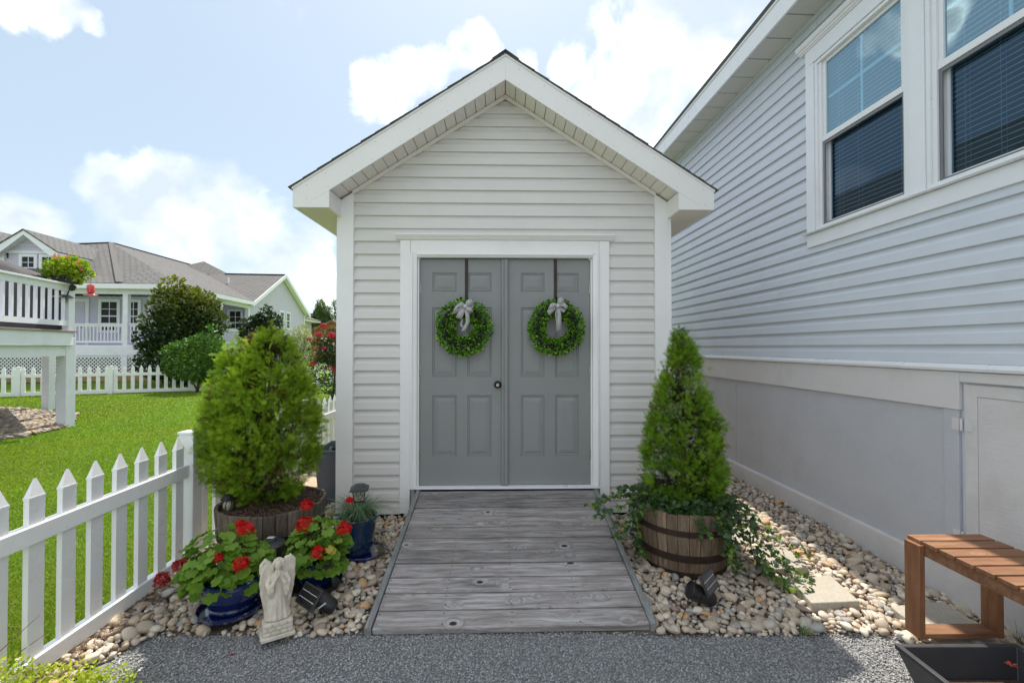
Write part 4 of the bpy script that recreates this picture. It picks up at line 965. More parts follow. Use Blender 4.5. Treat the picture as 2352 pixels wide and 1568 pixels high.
def trunk(parent, pts, rs, name='trunk', limbs=(), n=7):
    mb = MB(); mb.tube(pts, rs, n)
    for (p, r) in limbs: mb.tube(p, r, 5)
    return mb.build(name, M['bark'], parent, smooth=True)

# ================================================================ HALF BARREL PLANTERS
def barrel(loc, r1, r0, h, label, tone, nst, hoops, rz=0, mulch=True):
    b = thing('barrel_planter', label, 'planter', loc, rz, 'half barrel planters beside the ramp')
    def rad(z): u_ = z/h; return r0+(r1-r0)*(u_*(1.55-.55*u_))
    prof_z = [0, .1*h, .35*h, .6*h, .82*h, h]
    for i in range(nst):
        a0 = 2*math.pi*i/nst+.006; a1 = 2*math.pi*(i+1)/nst-.006; V = []; dr_ = random.uniform(-.002, .003); th = .022; hh = random.uniform(-.006, .004)
        for z in prof_z:
            r_ = rad(z)+dr_; zz = z if z < h else z+hh
            for (rr_, a) in ((r_, a0), (r_*1.0016, (a0+a1)/2), (r_, a1), (r_-th, a1), (r_-th, a0)): V.append((rr_*math.cos(a), rr_*math.sin(a), zz))
        m_ = len(prof_z); F = [(4,3,2,1,0), tuple((m_-1)*5+q for q in range(5))]
        for k in range(m_-1):
            for q in range(5): F.append((k*5+q, k*5+(q+1) % 5, k*5+5+(q+1) % 5, k*5+5+q))
        mb = MB(); mb.add(V, F); mb.build('stave', M[tone], b)
    for (za, zb, mm) in hoops:
        mb = MB(); n = 48; prof = [(rad(za)+.0035, za), (rad(za)+.0065, za+.002), (rad(zb)+.0065, zb-.002), (rad(zb)+.0035, zb), (rad(zb)+.001, zb-.001), (rad(za)+.001, za+.001)]
        mb.lathe(prof, n, close=True); mb.build('hoop', M[mm], b, smooth=False)
    mz = h*.92; mb = MB(); n = 36; V = [(0, 0, mz+.03)]; 
    for k_, rr_ in enumerate((.35, .7, 1.0)):
        for i in range(n): a = 2*math.pi*i/n; V.append(((rad(mz)-.023)*rr_*math.cos(a), (rad(mz)-.023)*rr_*math.sin(a), mz+.03*(1-rr_)+random.uniform(-.006, .006)))
    F = [(0, 1+i, 1+(i+1) % n) for i in range(n)]
    for k_ in range(2): F += [(1+k_*n+i, 1+k_*n+n+i, 1+k_*n+n+(i+1) % n, 1+k_*n+(i+1) % n) for i in range(n)]
    mb.add(V, F); mb.build('mulch_bed', M['mulch'], b, smooth=True)
    if mulch:
        n = 2600; a = rng.uniform(0, 2*np.pi, n); rr_ = (rad(mz)-.03)*np.sqrt(rng.uniform(0, 1, n)); P = np.stack([rr_*np.cos(a), rr_*np.sin(a), mz+.032*(1-rr_/rad(mz))+rng.uniform(0, .012, n)], 1)
        t_ = rng.uniform(0, np.pi, n); Y = unit(np.stack([np.cos(t_), np.sin(t_), rng.normal(0, .25, n)], 1)); X, Y, Z = frames_y(Y, np.tile([0, 0, 1.], (n, 1))); L = rng.uniform(.012, .045, n)
        V, F = scatter([(-.5,-.5,0),(.5,-.5,0.1),(.5,.5,.3),(-.5,.5,.2)], [(0,1,2,3)], P, X, Y, Z, np.stack([rng.uniform(.002, .006, n), L, L*.3], 1))
        o = np_obj('mulch_shreds', V, F, M['mulchbit'], b); o['kind'] = 'stuff'
    return b
bl = barrel((-1.70, 3.25, .03), .352, .29, .435, 'weathered grey half barrel planter left of the ramp holding the bushy arborvitae', 'stave_grey', 30, [(.015, .05, 'hoop_dark'), (.235, .285, 'hoop_dark')])
br_ = barrel((1.22, 3.27, .03), .325, .285, .425, 'brown oak half barrel planter right of the ramp with ivy hanging over its rim', 'stave', 28, [(.005, .050, 'hoop'), (.115, .165, 'hoop'), (.285, .325, 'hoop')], mulch=False)
mb = MB(); mb.box(-.012, .012, -.001, .001, -.03, .03); tg = mb.build('plant_tag', M['silver'], None); tg.matrix_basis = Matrix.Translation((-1.44, 3.46, .445)) @ Matrix.Rotation(R(25), 4, 'Y') @ Matrix.Rotation(R(30), 4, 'Z'); tag(tg, 'small pale plastic tag stuck in the mulch of the left barrel', 'plant tag')

al = thing('arborvitae', 'bushy two headed golden green arborvitae with a brown dead tip in the left barrel', 'shrub', (-1.76, 3.27, .40), 0, 'arborvitae shrubs in the barrels')
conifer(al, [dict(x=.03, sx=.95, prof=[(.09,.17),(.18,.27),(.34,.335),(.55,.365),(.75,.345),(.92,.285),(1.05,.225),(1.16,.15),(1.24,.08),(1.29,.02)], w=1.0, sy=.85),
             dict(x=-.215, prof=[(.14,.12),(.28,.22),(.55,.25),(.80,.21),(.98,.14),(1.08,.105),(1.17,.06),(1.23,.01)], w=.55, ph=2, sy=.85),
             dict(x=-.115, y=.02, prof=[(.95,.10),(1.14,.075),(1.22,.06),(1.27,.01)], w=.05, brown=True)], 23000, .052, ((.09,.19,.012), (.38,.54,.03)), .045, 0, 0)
trunk(al, [(.0,0,-.02),(.02,0,.15),(0,.01,.5),(.02,0,1.0)], [.03,.025,.018,.006], limbs=[([(0,0,.1),(-.12,-.05,.35),(-.2,-.06,.8)], [.016,.012,.004]), ([(0,0,.15),(.14,.05,.4),(.2,.0,.7)], [.014,.01,.004]), ([(0,0,.06),(.05,-.12,.25),(.1,-.2,.5)], [.012,.008,.003])])
ar = thing('arborvitae', 'narrow conical deep green arborvitae rising from ivy in the right barrel', 'shrub', (1.22, 3.27, .40), 0, 'arborvitae shrubs in the barrels')
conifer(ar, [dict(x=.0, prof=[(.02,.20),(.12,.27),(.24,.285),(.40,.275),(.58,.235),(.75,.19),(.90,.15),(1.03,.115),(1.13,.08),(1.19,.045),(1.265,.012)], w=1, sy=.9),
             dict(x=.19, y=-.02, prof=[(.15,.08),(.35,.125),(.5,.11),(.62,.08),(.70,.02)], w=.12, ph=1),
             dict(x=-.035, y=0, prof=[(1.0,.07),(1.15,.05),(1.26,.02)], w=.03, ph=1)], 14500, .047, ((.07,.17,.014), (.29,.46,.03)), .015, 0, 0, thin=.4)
trunk(ar, [(0,0,-.02),(.01,0,.4),(0,0,1.1)], [.026,.016,.004])

# ---- ivy in the right barrel
def ivy_leaf():
    pts = [(0,0),(.30,-.10),(.52,.16),(.30,.34),(.38,.62),(.14,.58),(0,1.0),(-.14,.58),(-.38,.62),(-.30,.34),(-.52,.16),(-.30,-.10)]
    V = [(0,.30,.05)]+[(x, y, -.05*abs(x)*2-(.12*max(0, y-.5))) for x, y in pts]; F = [(0, i+1, (i+1) % 12+1) for i in range(12)]; return V, F
IV, IF = ivy_leaf()
ivy = thing('ivy', 'trailing ivy spilling from the right barrel planter over stones and ramp edge', 'ivy', (1.22, 3.27, .44))
ime = []
for mm in ('ivy', 'ivylight'):
    me = bpy.data.meshes.new('ivy_leaf'); me.from_pydata(IV, [], IF); me.materials.append(M[mm]); ime.append(me)
def put(me, name, par, p, ydir, nrm, s):
    y = Vector(ydir).normalized(); z = Vector(nrm); x = y.cross(z); 
    if x.length < 1e-3: x = y.cross(Vector((1, 0, 0)))
    x.normalize(); z = x.cross(y); o = bpy.data.objects.new(name, me); COL.objects.link(o); o.parent = par
    o.matrix_basis = Matrix(((x.x*s, y.x*s, z.x*s, p[0]), (x.y*s, y.y*s, z.y*s, p[1]), (x.z*s, y.z*s, z.z*s, p[2]), (0, 0, 0, 1))); return o
vines = MB(); cnt = 0; extra = []
def vine(pts, light, dens=.034, s=(.027, .046)):
    global cnt
    pts = [Vector(p) for p in pts]; fine = []
    for i in range(len(pts)-1):
        for k_ in range(6):
            t = k_/6; p = pts[i].lerp(pts[i+1], t); fine.append(p+Vector((random.gauss(0, .008), random.gauss(0, .008), random.gauss(0, .006))))
    fine.append(pts[-1]); vines.tube(fine, .0016, 4)
    L = 0; nxt = 0
    for i in range(len(fine)-1):
        d = fine[i+1]-fine[i]; L += d.length
        for q_ in range(2): extra.append((fine[i]+Vector((random.gauss(0, .022), random.gauss(0, .022), random.gauss(0, .014)))))
        while nxt < L and cnt < 296:
            nxt += dens*random.uniform(.6, 1.4); cnt += 1
            tip = i/len(fine); li = random.random() < (light*(.3+tip))
            sd = d.cross(Vector((0, 0, 1))).normalized()*random.choice((-1, 1)); yd = sd*.8+d.normalized()*.4+Vector((random.gauss(0, .3), random.gauss(0, .3), -.35+random.gauss(0, .2)))
            nr = Vector((random.gauss(0, .35), -.45+random.gauss(0, .3), .8)); put(ime[1 if li else 0], 'ivy_leaf', ivy, fine[i]+sd*.008, yd, nr, random.uniform(*s))
# positions local to the ivy's base (rim centre)
for (pts, l) in [([( -.28,-.10,.03),(-.42,-.16,.06),(-.55,-.18,.02),(-.66,-.2,-.05)], .9), ([(-.30,-.02,.05),(-.46,-.06,.10),(-.58,-.10,.06),(-.68,-.05,-.01)], .6), ([(-.26,-.18,.02),(-.40,-.24,.02),(-.50,-.28,-.08),(-.55,-.28,-.13)], .7),
                 ([(-.2,-.1,.08),(-.34,-.12,.15),(-.44,-.1,.13),(-.52,-.12,.06)], .4),
                 ([(.26,-.12,.03),(.38,-.2,-.06),(.46,-.28,-.22),(.56,-.36,-.33),(.66,-.42,-.36)], .8), ([(.28,-.05,.04),(.42,-.12,-.04),(.52,-.2,-.20),(.60,-.24,-.34),(.74,-.30,-.36)], .8),
                 ([(.24,-.2,.02),(.34,-.3,-.08),(.38,-.36,-.24),(.46,-.46,-.36),(.58,-.52,-.37)], .7), ([(.29,.02,.04),(.45,.0,-.02),(.60,-.04,-.18),(.74,-.1,-.30),(.84,-.14,-.33)], .9),
                 ([(.22,-.24,.0),(.30,-.34,-.12),(.36,-.40,-.30),(.50,-.42,-.36)], .5), ([(.27,-.1,.02),(.36,-.18,-.14),(.40,-.24,-.30),(.48,-.3,-.36)], .5),
                 ([(.08,-.30,.02),(.12,-.37,-.06),(.16,-.38,-.16),(.17,-.38,-.28)], .8), ([(-.02,-.31,.02),(-.02,-.37,-.04),(.03,-.38,-.09)], 1.0), ([(.16,-.27,.02),(.2,-.34,-.08),(.21,-.35,-.20),(.22,-.36,-.33)], .7),
                 ([(.12,-.29,.03),(.15,-.37,-.10),(.13,-.38,-.2)], .4), ([(-.3,.0,.0),(-.36,-.06,-.16),(-.33,-.16,-.32)], .5), ([(-.32,-.08,.0),(-.36,-.14,-.2),(-.34,-.2,-.3)], .5)]:
    vine(pts, l)
vines.build('vines', M['stem'], ivy)
n = 2300; a = rng.uniform(0, 2*np.pi, n); rr_ = rng.uniform(.13, .37, n); hz = np.where(rr_ > .32, rng.uniform(-.10, .05, n), rng.uniform(.0, .10, n))
fr_ = (np.sin(a) < .2) | (rng.uniform(0, 1, n) < .6); a = a[fr_]; rr_ = rr_[fr_]; hz = hz[fr_]; n = len(a)
fl_ = (np.cos(a+2.2) > .55); hz = np.where(fl_, np.maximum(hz, .0), hz); rr_ = np.where(fl_, np.minimum(rr_, .27), rr_)
P = np.stack([rr_*np.cos(a), rr_*np.sin(a), hz], 1); O = np.stack([np.cos(a), np.sin(a), 0*a], 1)
P = np.concatenate([P, np.array([tuple(p) for p in extra])]); O = np.concatenate([O, unit(np.array([(p.x, p.y, 0) for p in extra]))]); n = len(P)
X, Y, Z = frames_y(unit(O*.7+rng.normal(0, .5, (n, 3))+np.array([0, 0, -.2])), unit(np.array([0, -.2, 1.])+O*.5+rng.normal(0, .3, (n, 3)))); V, F = scatter(IV, IF, P, X, Y, Z, rng.uniform(.025, .046, n))
o = np_obj('leaf_mass', V, F, M['ivy'], ivy); o['kind'] = 'stuff'
# ================================================================ WREATHS
SH = Matrix.Translation((-.060, 4.02, 0)) @ Matrix.Rotation(R(1.2), 4, 'Z')
def ribbon(mb, pts, w, wdir, uvl):
    pts = [Vector(p) for p in pts]; wd = Vector(wdir).normalized(); k = len(mb.v)
    for i, p in enumerate(pts):
        for t in (0, .5, 1): mb.v.append(tuple(p+wd*(t-.5)*w*(1 if i else .6)+Vector((0, -.002*(1-abs(t-.5)*2), 0)))); uvl.append((i*.1, t))
    for i in range(len(pts)-1):
        for q in (0, 1): a = k+i*3+q; mb.f.append((a, a+1, a+4, a+3))
def make_wreath(x, z, label, seed, bowvar, R0, T0):
    global rng
    w_ = thing('wreath', label, 'wreath', tuple(SH @ Vector((x, -.055, z))), R(1.2), 'boxwood wreaths on the shed doors')
    N = 3600; t = rng.uniform(0, 2*np.pi, N); ph = rng.uniform(0, 2*np.pi, N); rt = T0*np.where(rng.uniform(0, 1, N) < .7, rng.uniform(.85, 1.12, N), rng.uniform(.4, .9, N))
    RR = R0+.006*np.sin(3*t+seed)+.005*np.sin(7*t+seed*2); yy = -rt*np.sin(ph)*.62
    rad = RR+rt*np.cos(ph); P = np.stack([rad*np.cos(t), np.minimum(yy, .03), rad*np.sin(t)-.004], 1)
    O = np.stack([np.cos(ph)*np.cos(t), -np.sin(ph), np.cos(ph)*np.sin(t)], 1)
    Yd = unit(O+rng.normal(0, .45, (N, 3))+np.array([0, -.3, .1])); X, Y, Z = frames_y(Yd, unit(rng.normal(0, .5, (N, 3))+np.array([0, -.6, .6])))
    BV = [(0,0,0),(.38,.35,.06),(.36,.75,.0),(0,1,-.05),(-.36,.75,.0),(-.38,.35,.06)]; BF = [(0,1,2,3),(0,3,4,5)]
    V, F = scatter(BV, BF, P, X, Y, Z, rng.uniform(.014, .024, N)); q = rng.uniform(0, 1, N)[:, None]; q2 = rng.uniform(0, 1, N)
    col = np.array([.055,.17,.015])*(1-q)+np.array([.25,.50,.045])*q; col[q2 < .15] = (.012,.05,.015); tp = (rt > T0) & (q2 > .75); col[tp] = (.36,.58,.08)
    np_obj('foliage', V, F, M['wreath'], w_, tint=np.repeat(col, 6, 0))
    mb = MB(); mb.tube([((.172)*math.cos(a), .022, .172*math.sin(a)) for a in np.linspace(0, 2*math.pi, 33)], .030, 8); mb.build('wreath_ring', M['dark'], w_)
    bx, bz_ = (.020, .176) if bowvar == 0 else (.004, .182)
    Y0 = -.075; uvl = []; mb = MB()
    def L(pts): return [(bx+a, Y0+c, bz_+b) for a, b, c in pts]
    if bowvar == 0:
        ribbon(mb, L([(0,0,0),(-.035,.012,-.022),(-.075,-.018,-.02),(-.088,-.040,-.004),(-.055,-.030,.004),(0,0,.004)]), .040, (.45,0,.9), uvl)
        ribbon(mb, L([(0,0,0),(.022,.022,-.02),(.052,.034,-.014),(.048,.004,.0),(.02,-.01,.004),(0,0,.004)]), .036, (-.5,0,.8), uvl)
        ribbon(mb, L([(0,0,-.002),(.028,-.018,-.02),(.045,-.045,-.012),(.028,-.04,.0),(0,0,.004)]), .030, (.8,0,.5), uvl)
        ribbon(mb, L([(-.005,-.01,0),(-.03,-.05,-.01),(-.045,-.085,-.004)]), .040, (.9,0,-.3), uvl)
        ribbon(mb, L([(.0,-.01,0),(.016,-.06,-.01),(.018,-.11,-.002),(-.002,-.15,.004),(-.016,-.172,.0)]), .026, (1,0,.15), uvl)
        ribbon(mb, L([(-.02,-.09,.01),(-.032,-.125,.012),(-.018,-.145,.012),(.0,-.15,.012)]), .014, (.9,0,.2), uvl)
    else:
        ribbon(mb, L([(0,0,0),(-.03,.006,-.02),(-.06,-.004,-.02),(-.07,-.024,-.004),(-.045,-.020,.004),(0,0,.004)]), .030, (.3,0,.9), uvl)
        ribbon(mb, L([(0,0,0),(.012,.03,-.02),(.036,.046,-.012),(.026,.016,.0),(0,0,.004)]), .036, (-.6,0,.7), uvl)
        ribbon(mb, L([(0,0,0),(.035,.008,-.02),(.062,-.014,-.016),(.050,-.036,-.002),(.024,-.026,.004),(0,0,.004)]), .026, (.5,0,.8), uvl)
        ribbon(mb, L([(-.02,-.015,0),(-.055,-.04,-.008),(-.072,-.052,-.004)]), .034, (.3,0,-.9), uvl)
        ribbon(mb, L([(.005,-.01,0),(.008,-.06,-.012),(.010,-.11,-.006),(.006,-.172,-.002)]), .026, (1,0,.0), uvl)
        ribbon(mb, L([(-.006,-.01,.004),(-.014,-.06,.006),(-.006,-.11,.008),(-.004,-.182,.006)]), .011, (1,0,.0), uvl)
    me = bpy.data.meshes.new('bow'); me.from_pydata(mb.v, [], mb.f); ul = me.uv_layers.new(name='UVMap')
    for lp in me.loops: ul.data[lp.index].uv = uvl[lp.vertex_index]
    me.polygons.foreach_set('use_smooth', [True]*len(me.polygons)); me.materials.append(M['stripe']); b = bpy.data.objects.new('bow', me); COL.objects.link(b); b.parent = w_
    b.scale = (1.22, 1.22, 1.22); b.location = (-.22*bx, -.22*Y0, -.22*bz_)
    s = b.modifiers.new('thick', 'SOLIDIFY'); s.thickness = .0012
    mb = MB(); mb.lathe([(.001,-.013),(.010,-.010),(.014,0),(.010,.010),(.001,.013)], 10, Matrix.Translation((bx, Y0-.006, bz_))); kn = mb.build('knot', M['silver'], b, smooth=True)
    return w_
make_wreath(-.362, 1.722, 'green boxwood wreath on the left door above the door knob, bow leaning left', 1.0, 0, .165, .072)
make_wreath(.447, 1.722, 'green boxwood wreath on the right door, the door without a knob', 2.4, 1, .174, .064)
for i, (x, lab) in enumerate(((-.343, 'black metal wreath hanger hooked over the left door'), (.447, 'black metal wreath hanger hooked over the right door'))):
    mb = MB(); mb.box(x-.014, x+.014, .0125, .0145, 1.965, 2.331); mb.box(x-.014, x+.014, .0145, .06, 2.330, 2.332)
    dx = -.03 if i == 0 else .004
    mb.prism([(x-.012, 1.965), (x+.012, 1.965), (x+dx+.010, 1.935), (x+dx-.012, 1.935)], 'y', .0, .0145); mb.bar((x+dx*.6, -.004, 1.93), (x+dx*1.4-.004, -.045, 1.985), .018, .004, (0, 1, 0))
    mb.v = [tuple(SH @ Vector(v)) for v in mb.v]; o = mb.build('wreath_hanger', M['bronze'], None); tag(o, lab, 'wreath hanger', 'wreath hangers on the shed doors')

# ================================================================ POTS, GERANIUMS
def gleaf(seed):
    r_ = random.Random(seed); n = 20; V = [(0,0,0)]; F = []
    for ring, rr_ in ((0, .5), (1, 1.0)):
        for i in range(n):
            a = 2*math.pi*i/n+math.pi/2+math.pi/n; notch = 1-.45*math.exp(-((i+.5-n/2)/1.3)**2) if False else 1
            edge = (.90+.10*math.cos(a*7)) if ring else 1
            d = abs(((a-(-math.pi/2)) + math.pi) % (2*math.pi)-math.pi); k_ = .35+.65*min(1, d/.45)
            R_ = rr_*edge*k_; V.append((R_*math.cos(a), R_*math.sin(a)+.15, .16*rr_*rr_+(.12*math.sin(a*6+seed) if ring else .04*math.sin(a*3+seed))))
    F = [(0, 1+i, 1+(i+1) % n) for i in range(n)]+[(1+i, 1+n+i, 1+n+(i+1) % n, 1+(i+1) % n) for i in range(n)]
    me = bpy.data.meshes.new('leaf'); me.from_pydata(V, [], F); me.polygons.foreach_set('use_smooth', [True]*len(F)); me.materials.append(M['geranium']); return me
GL = [gleaf(i) for i in range(4)]
def flower_head(par, c, r, m='red', n=34, lab=None):
    n = int(n*2.2); r = r*1.22; d = rand_unit(n); d[:, 2] = np.abs(d[:, 2])*1.0-.45*(rng.uniform(0, 1, n) < .5); d = unit(d)
    P = np.array(c)+d*r*rng.uniform(.65, 1.0, (n, 1)); X, Y, Z = frames(d+rng.normal(0, .35, (n, 3)))
    BV = [(0,0,-.1)]; BF = []
    for k_ in range(5):
        a = 2*math.pi*k_/5
        for (rr_, da, zz) in ((.75, -.42, .08), (1.05, 0, .0), (.75, .42, .08)): BV.append((rr_*math.cos(a+da), rr_*math.sin(a+da), zz))
        b = 1+k_*3; BF.append((0, b, b+1, b+2))
    V, F = scatter(BV, BF, P, X, Y, Z, rng.uniform(.009, .0135, n)*(r/.035)**.5)
    o = np_obj('flower_head', V, F, M[m], par)
    if lab: o['label'] = lab
    return o
def floret(c, r, m):
    V = [(0,0,0)]; F = []
    for k_ in range(5):
        a = 2*math.pi*k_/5; q = len(V)
        for (rr_, da, zz) in ((.7, -.4, .15), (1.05, 0, .25), (.7, .4, .1)): V.append((rr_*r*math.cos(a+da), rr_*r*math.sin(a+da), zz*r))
        F.append((0, q, q+1, q+2))
    me = bpy.data.meshes.new('petals'); me.from_pydata(V, [], F); me.materials.append(M[m]); o = bpy.data.objects.new('petals', me); COL.objects.link(o); o.location = c; return o
def geranium(label, loc, rx, ry, rz_, nleaf, lean, flowers, zc, seed):
    g = thing('geranium', label, 'flower', loc, 0, 'red geraniums in glazed pots')
    r_ = random.Random(seed); st = MB()
    for i in range(nleaf):
        th = r_.uniform(0, 2*math.pi); u_ = r_.uniform(-.25, 1) if i % 6 else -.4; cph = math.sqrt(max(0, 1-u_*u_)); k_ = r_.choice([.4, .6, .8, .92, 1, 1, 1.05])
        p = Vector((rx*cph*math.cos(th)*k_+lean[0]*(.5+u_*.5), ry*cph*math.sin(th)*k_+lean[1], zc+rz_*u_*k_)); nrm = Vector((cph*math.cos(th)*.9, cph*math.sin(th)*.9-.15, .55+max(0, u_)*.6))+Vector((r_.gauss(0, .28), r_.gauss(0, .28), r_.gauss(0, .2)))
        yd = Vector((math.cos(th), math.sin(th), -.5+r_.gauss(0, .3))); s = r_.uniform(.022, .040)*(1.15 if u_ < .3 else 1)
        put(r_.choice(GL), 'leaf', g, p, yd, nrm, s)
        if i % 3 == 0: st.tube([(lean[0]*.2, 0, 0), p*.55+Vector((0, 0, .01)), p-Vector((0, 0, .004))], [.004, .003, .002], 5)
    for (fx, fy, fz, fr, fm) in flowers:
        flower_head(g, (fx, fy, fz), fr, fm); st.tube([(fx*.3, fy*.3, .05), (fx*.8, fy*.8, fz*.7), (fx, fy, fz-fr*.3)], [.003, .0025, .002], 5)
    st.build('stems', M['stem'], g); return g
def pot(name, label, loc, prof, m, rz=0, sc=(1, 1, 1), group='glazed flower pots'):
    p = thing(name, label, 'flower pot', loc, rz, group); mb = MB(); mb.lathe(prof, 40); b = mb.build('pot_body', M[m], p, smooth='auto'); b.scale = sc
    return p
def saucer(label, loc, r, h, m, sc=(1, 1, 1), rz=0):
    mb = MB(); mb.lathe([(r*.78, 0), (r*.90, .004), (r*.985, h*.75), (r, h), (r*.975, h+.003), (r*.955, h), (r*.88, .012), (.002, .010)], 44); o = mb.build('saucer', M[m], None, smooth='auto'); o.location = loc; o.scale = sc; o.rotation_euler.z = rz; tag(o, label, 'saucer', 'saucers under the flower pots'); return o
saucer('navy glazed saucer under the left geranium pot beside the angel statue', (-1.605, 2.62, .050), .172, .034, 'navy')
P1 = pot('flower_pot', 'wide navy glazed pot with red geraniums nearest the fence', (-1.60, 2.63, .066), [(.095,0),(.108,.006),(.112,.020),(.106,.028),(.120,.040),(.140,.085),(.150,.130),(.152,.150),(.150,.160),(.158,.166),(.160,.176),(.153,.182),(.140,.180),(.136,.160),(.002,.155)], 'navy', sc=(1.08,1.08,1))
mb = MB(); mb.box(-.02, .02, -.001, .001, -.004, .004); sc_ = mb.build('paint_chip', M['silver'], P1); sc_.matrix_basis = Matrix.Translation((.085, -.117, .115)) @ Matrix.Rotation(R(34), 4, 'Z') @ Matrix.Rotation(R(-30), 4, 'Y')
saucer('black plastic saucer under the middle geranium pot', (-1.235, 2.875, .050), .162, .036, 'black')
P2 = pot('flower_pot', 'dark navy geranium pot standing in a black saucer behind the angel', (-1.235, 2.885, .064), [(.085,0),(.092,.006),(.098,.03),(.112,.10),(.118,.145),(.126,.150),(.128,.165),(.118,.170),(.108,.165),(.106,.14),(.002,.138)], 'navy')
saucer('small dark blue saucer under the grass pot by the shed wall', (-1.06, 3.30, .060), .150, .028, 'navy')
P3 = pot('flower_pot', 'tall teal blue glazed pot with tufted grass beside the shed corner', (-1.115, 3.30, .072), [(.085,0),(.094,.006),(.110,.06),(.122,.13),(.128,.19),(.134,.235),(.144,.25),(.146,.262),(.138,.268),(.126,.262),(.122,.23),(.002,.225)], 'teal')
geranium('red geranium spreading from the navy pot nearest the fence', (-1.60, 2.63, .20), .225, .185, .205, 300, (-.07, -.01), [(.085,-.03,.315,.040,'red'),(-.005,-.13,.20,.022,'red'),(.125,-.14,.165,.036,'red'),(-.235,-.09,.135,.040,'darkred'),(-.335,-.10,.065,.036,'darkred'),(.035,.0,.335,.02,'red')], .095, 11)
geranium('red geranium above the black saucer right of the angel statue', (-1.235, 2.885, .19), .18, .16, .195, 225, (.03, -.02), [(-.045,-.06,.26,.045,'red'),(-.07,.02,.35,.034,'red'),(.195,-.05,.235,.040,'red'),(.075,-.16,.135,.038,'red'),(.16,.14,.345,.020,'red')], .085, 12)
mb = MB(); 
for i, (x, y, z) in enumerate(((-1.10, 2.75, .34), (-1.085, 2.76, .325))): put(GL[i], 'leaf', bpy.data.objects['geranium.001'], (x+1.235, y-2.885, z-.19), (.6, -.2, -.5), (.3, -.9, .3), .026).data = GL[i].copy(); 
for o in [o for o in bpy.data.objects['geranium.001'].children if o.name.startswith('leaf')][-2:]: o.data.materials[0] = M['yellowleaf']; o['label'] = 'yellowing leaf'
# tufted blue-green grass
def grass_tuft(par, N, L, spread, c1, c2, w=.0016, name='blades', droop=1.0):
    VV = []; FF = []; CC = []; off = 0
    for i in range(N):
        a = random.uniform(0, 6.283); l = L*random.uniform(.45, 1.15); sp = spread*random.uniform(.25 if spread < .7 else .55, 1.1); x0, y0 = random.gauss(0, .018), random.gauss(0, .018); seg = 7; c = np.array(c1)+(np.array(c2)-np.array(c1))*random.random()
        sx, sy = -math.sin(a), math.cos(a); ph = random.uniform(-.5, .5)
        for k_ in range(seg+1):
            t = k_/seg; rr_ = sp*(t**1.25)*l*1.5; z = l*(math.sin(min(t*1.9, 3.0))*.75)*(1-.35*t*droop) if sp > .4 else l*t*.95
            ww = w*(1-t*.75); aa = a+ph*t*.4; px, py = x0+rr_*math.cos(aa), y0+rr_*math.sin(aa); VV += [(px-sx*ww, py-sy*ww, z), (px+sx*ww, py+sy*ww, z)]; CC += [c, c]
        for k_ in range(seg): b = off+2*k_; FF.append((b, b+1, b+3, b+2))
        off += 2*(seg+1)
    return np_obj(name, VV, FF, M['bush'], par, tint=np.array(CC))
gt = thing('ornamental_grass', 'tuft of fine blue green grass arching out of the teal pot', 'grass plant', (-1.115, 3.30, .29)); grass_tuft(gt, 640, .235, .95, (.08,.15,.07), (.22,.30,.17), w=.0024)
gt2 = thing('weed', 'thin weed sprig growing from the stones beside the teal pot', 'weed', (-.93, 3.22, .07)); grass_tuft(gt2, 46, .22, .35, (.13,.14,.04), (.22,.20,.08), w=.0013)
gt3 = thing('seedling', 'tiny pine like seedling against the base board right of the bench', 'seedling', (2.56, 2.28, .06)); grass_tuft(gt3, 60, .11, .45, (.04,.08,.03), (.08,.13,.05), w=.0012)
gt4 = thing('weed', 'small green weed at the gravel edge near the stepping stones', 'weed', (1.56, 2.44, .03)); grass_tuft(gt4, 30, .05, .6, (.08,.16,.03), (.14,.25,.05), w=.002)

# ================================================================ GARDEN LIGHTS
ln = thing('garden_lantern', 'square solar stake lantern with pyramid roof standing in the grass pot', 'garden light', (-1.135, 3.40, .30), R(14))
def frustum(mb, w0, w1, z0, z1): 
    V = [(-w0,-w0,z0),(w0,-w0,z0),(w0,w0,z0),(-w0,w0,z0),(-w1,-w1,z1),(w1,-w1,z1),(w1,w1,z1),(-w1,w1,z1)]; mb.add(V, [(3,2,1,0),(4,5,6,7),(0,1,5,4),(1,2,6,5),(2,3,7,6),(3,0,4,7)])
mb = MB(); frustum(mb, .066, .024, .200, .232); frustum(mb, .066, .066, .194, .200); mb.build('lantern_roof', M['greyblack'], ln)
mb = MB(); frustum(mb, .031, .044, .115, .194); mb.build('lantern_glass', M['glasspale'], ln)
mb = MB()
def at_face(u_, z, f):   # point on a tapered face
    hw = .0325+(.0455-.0325)*(z-.115)/.079; p = [(u_*hw, -hw), (hw, u_*hw), (u_*hw, hw), (-hw, u_*hw)][f]; return (p[0], p[1], z)
for f in range(4):
    for (a, b) in (((-1,.115),(-1,.194)),((-1,.115),(1,.115)),((-.35,.194),(-.5,.165)),((-.5,.165),(-.15,.150)),((-.15,.150),(.25,.168)),((.25,.168),(.35,.194)),((-.5,.165),(-1,.150)),((-.15,.150),(-.25,.115)),((.25,.168),(.7,.155)),((.7,.155),(1,.165)),((.7,.155),(.3,.130)),((.3,.130),(.35,.115)),((.3,.130),(-.2,.135))):
        mb.bar(at_face(a[0], a[1], f), at_face(b[0], b[1], f), .003 if abs(a[0]) < 1 else .005, .003)
frustum(mb, .033, .033, .108, .115); mb.build('lantern_frame', M['black'], ln)
mb = MB(); mb.tube([(0,0,-.2),(0,0,.108)], .009, 10); mb.build('stake', M['glasspale'], ln)
pl_ = thing('path_light', 'round black solar path light between the geraniums', 'garden light', (-1.475, 2.80, .05), 0)
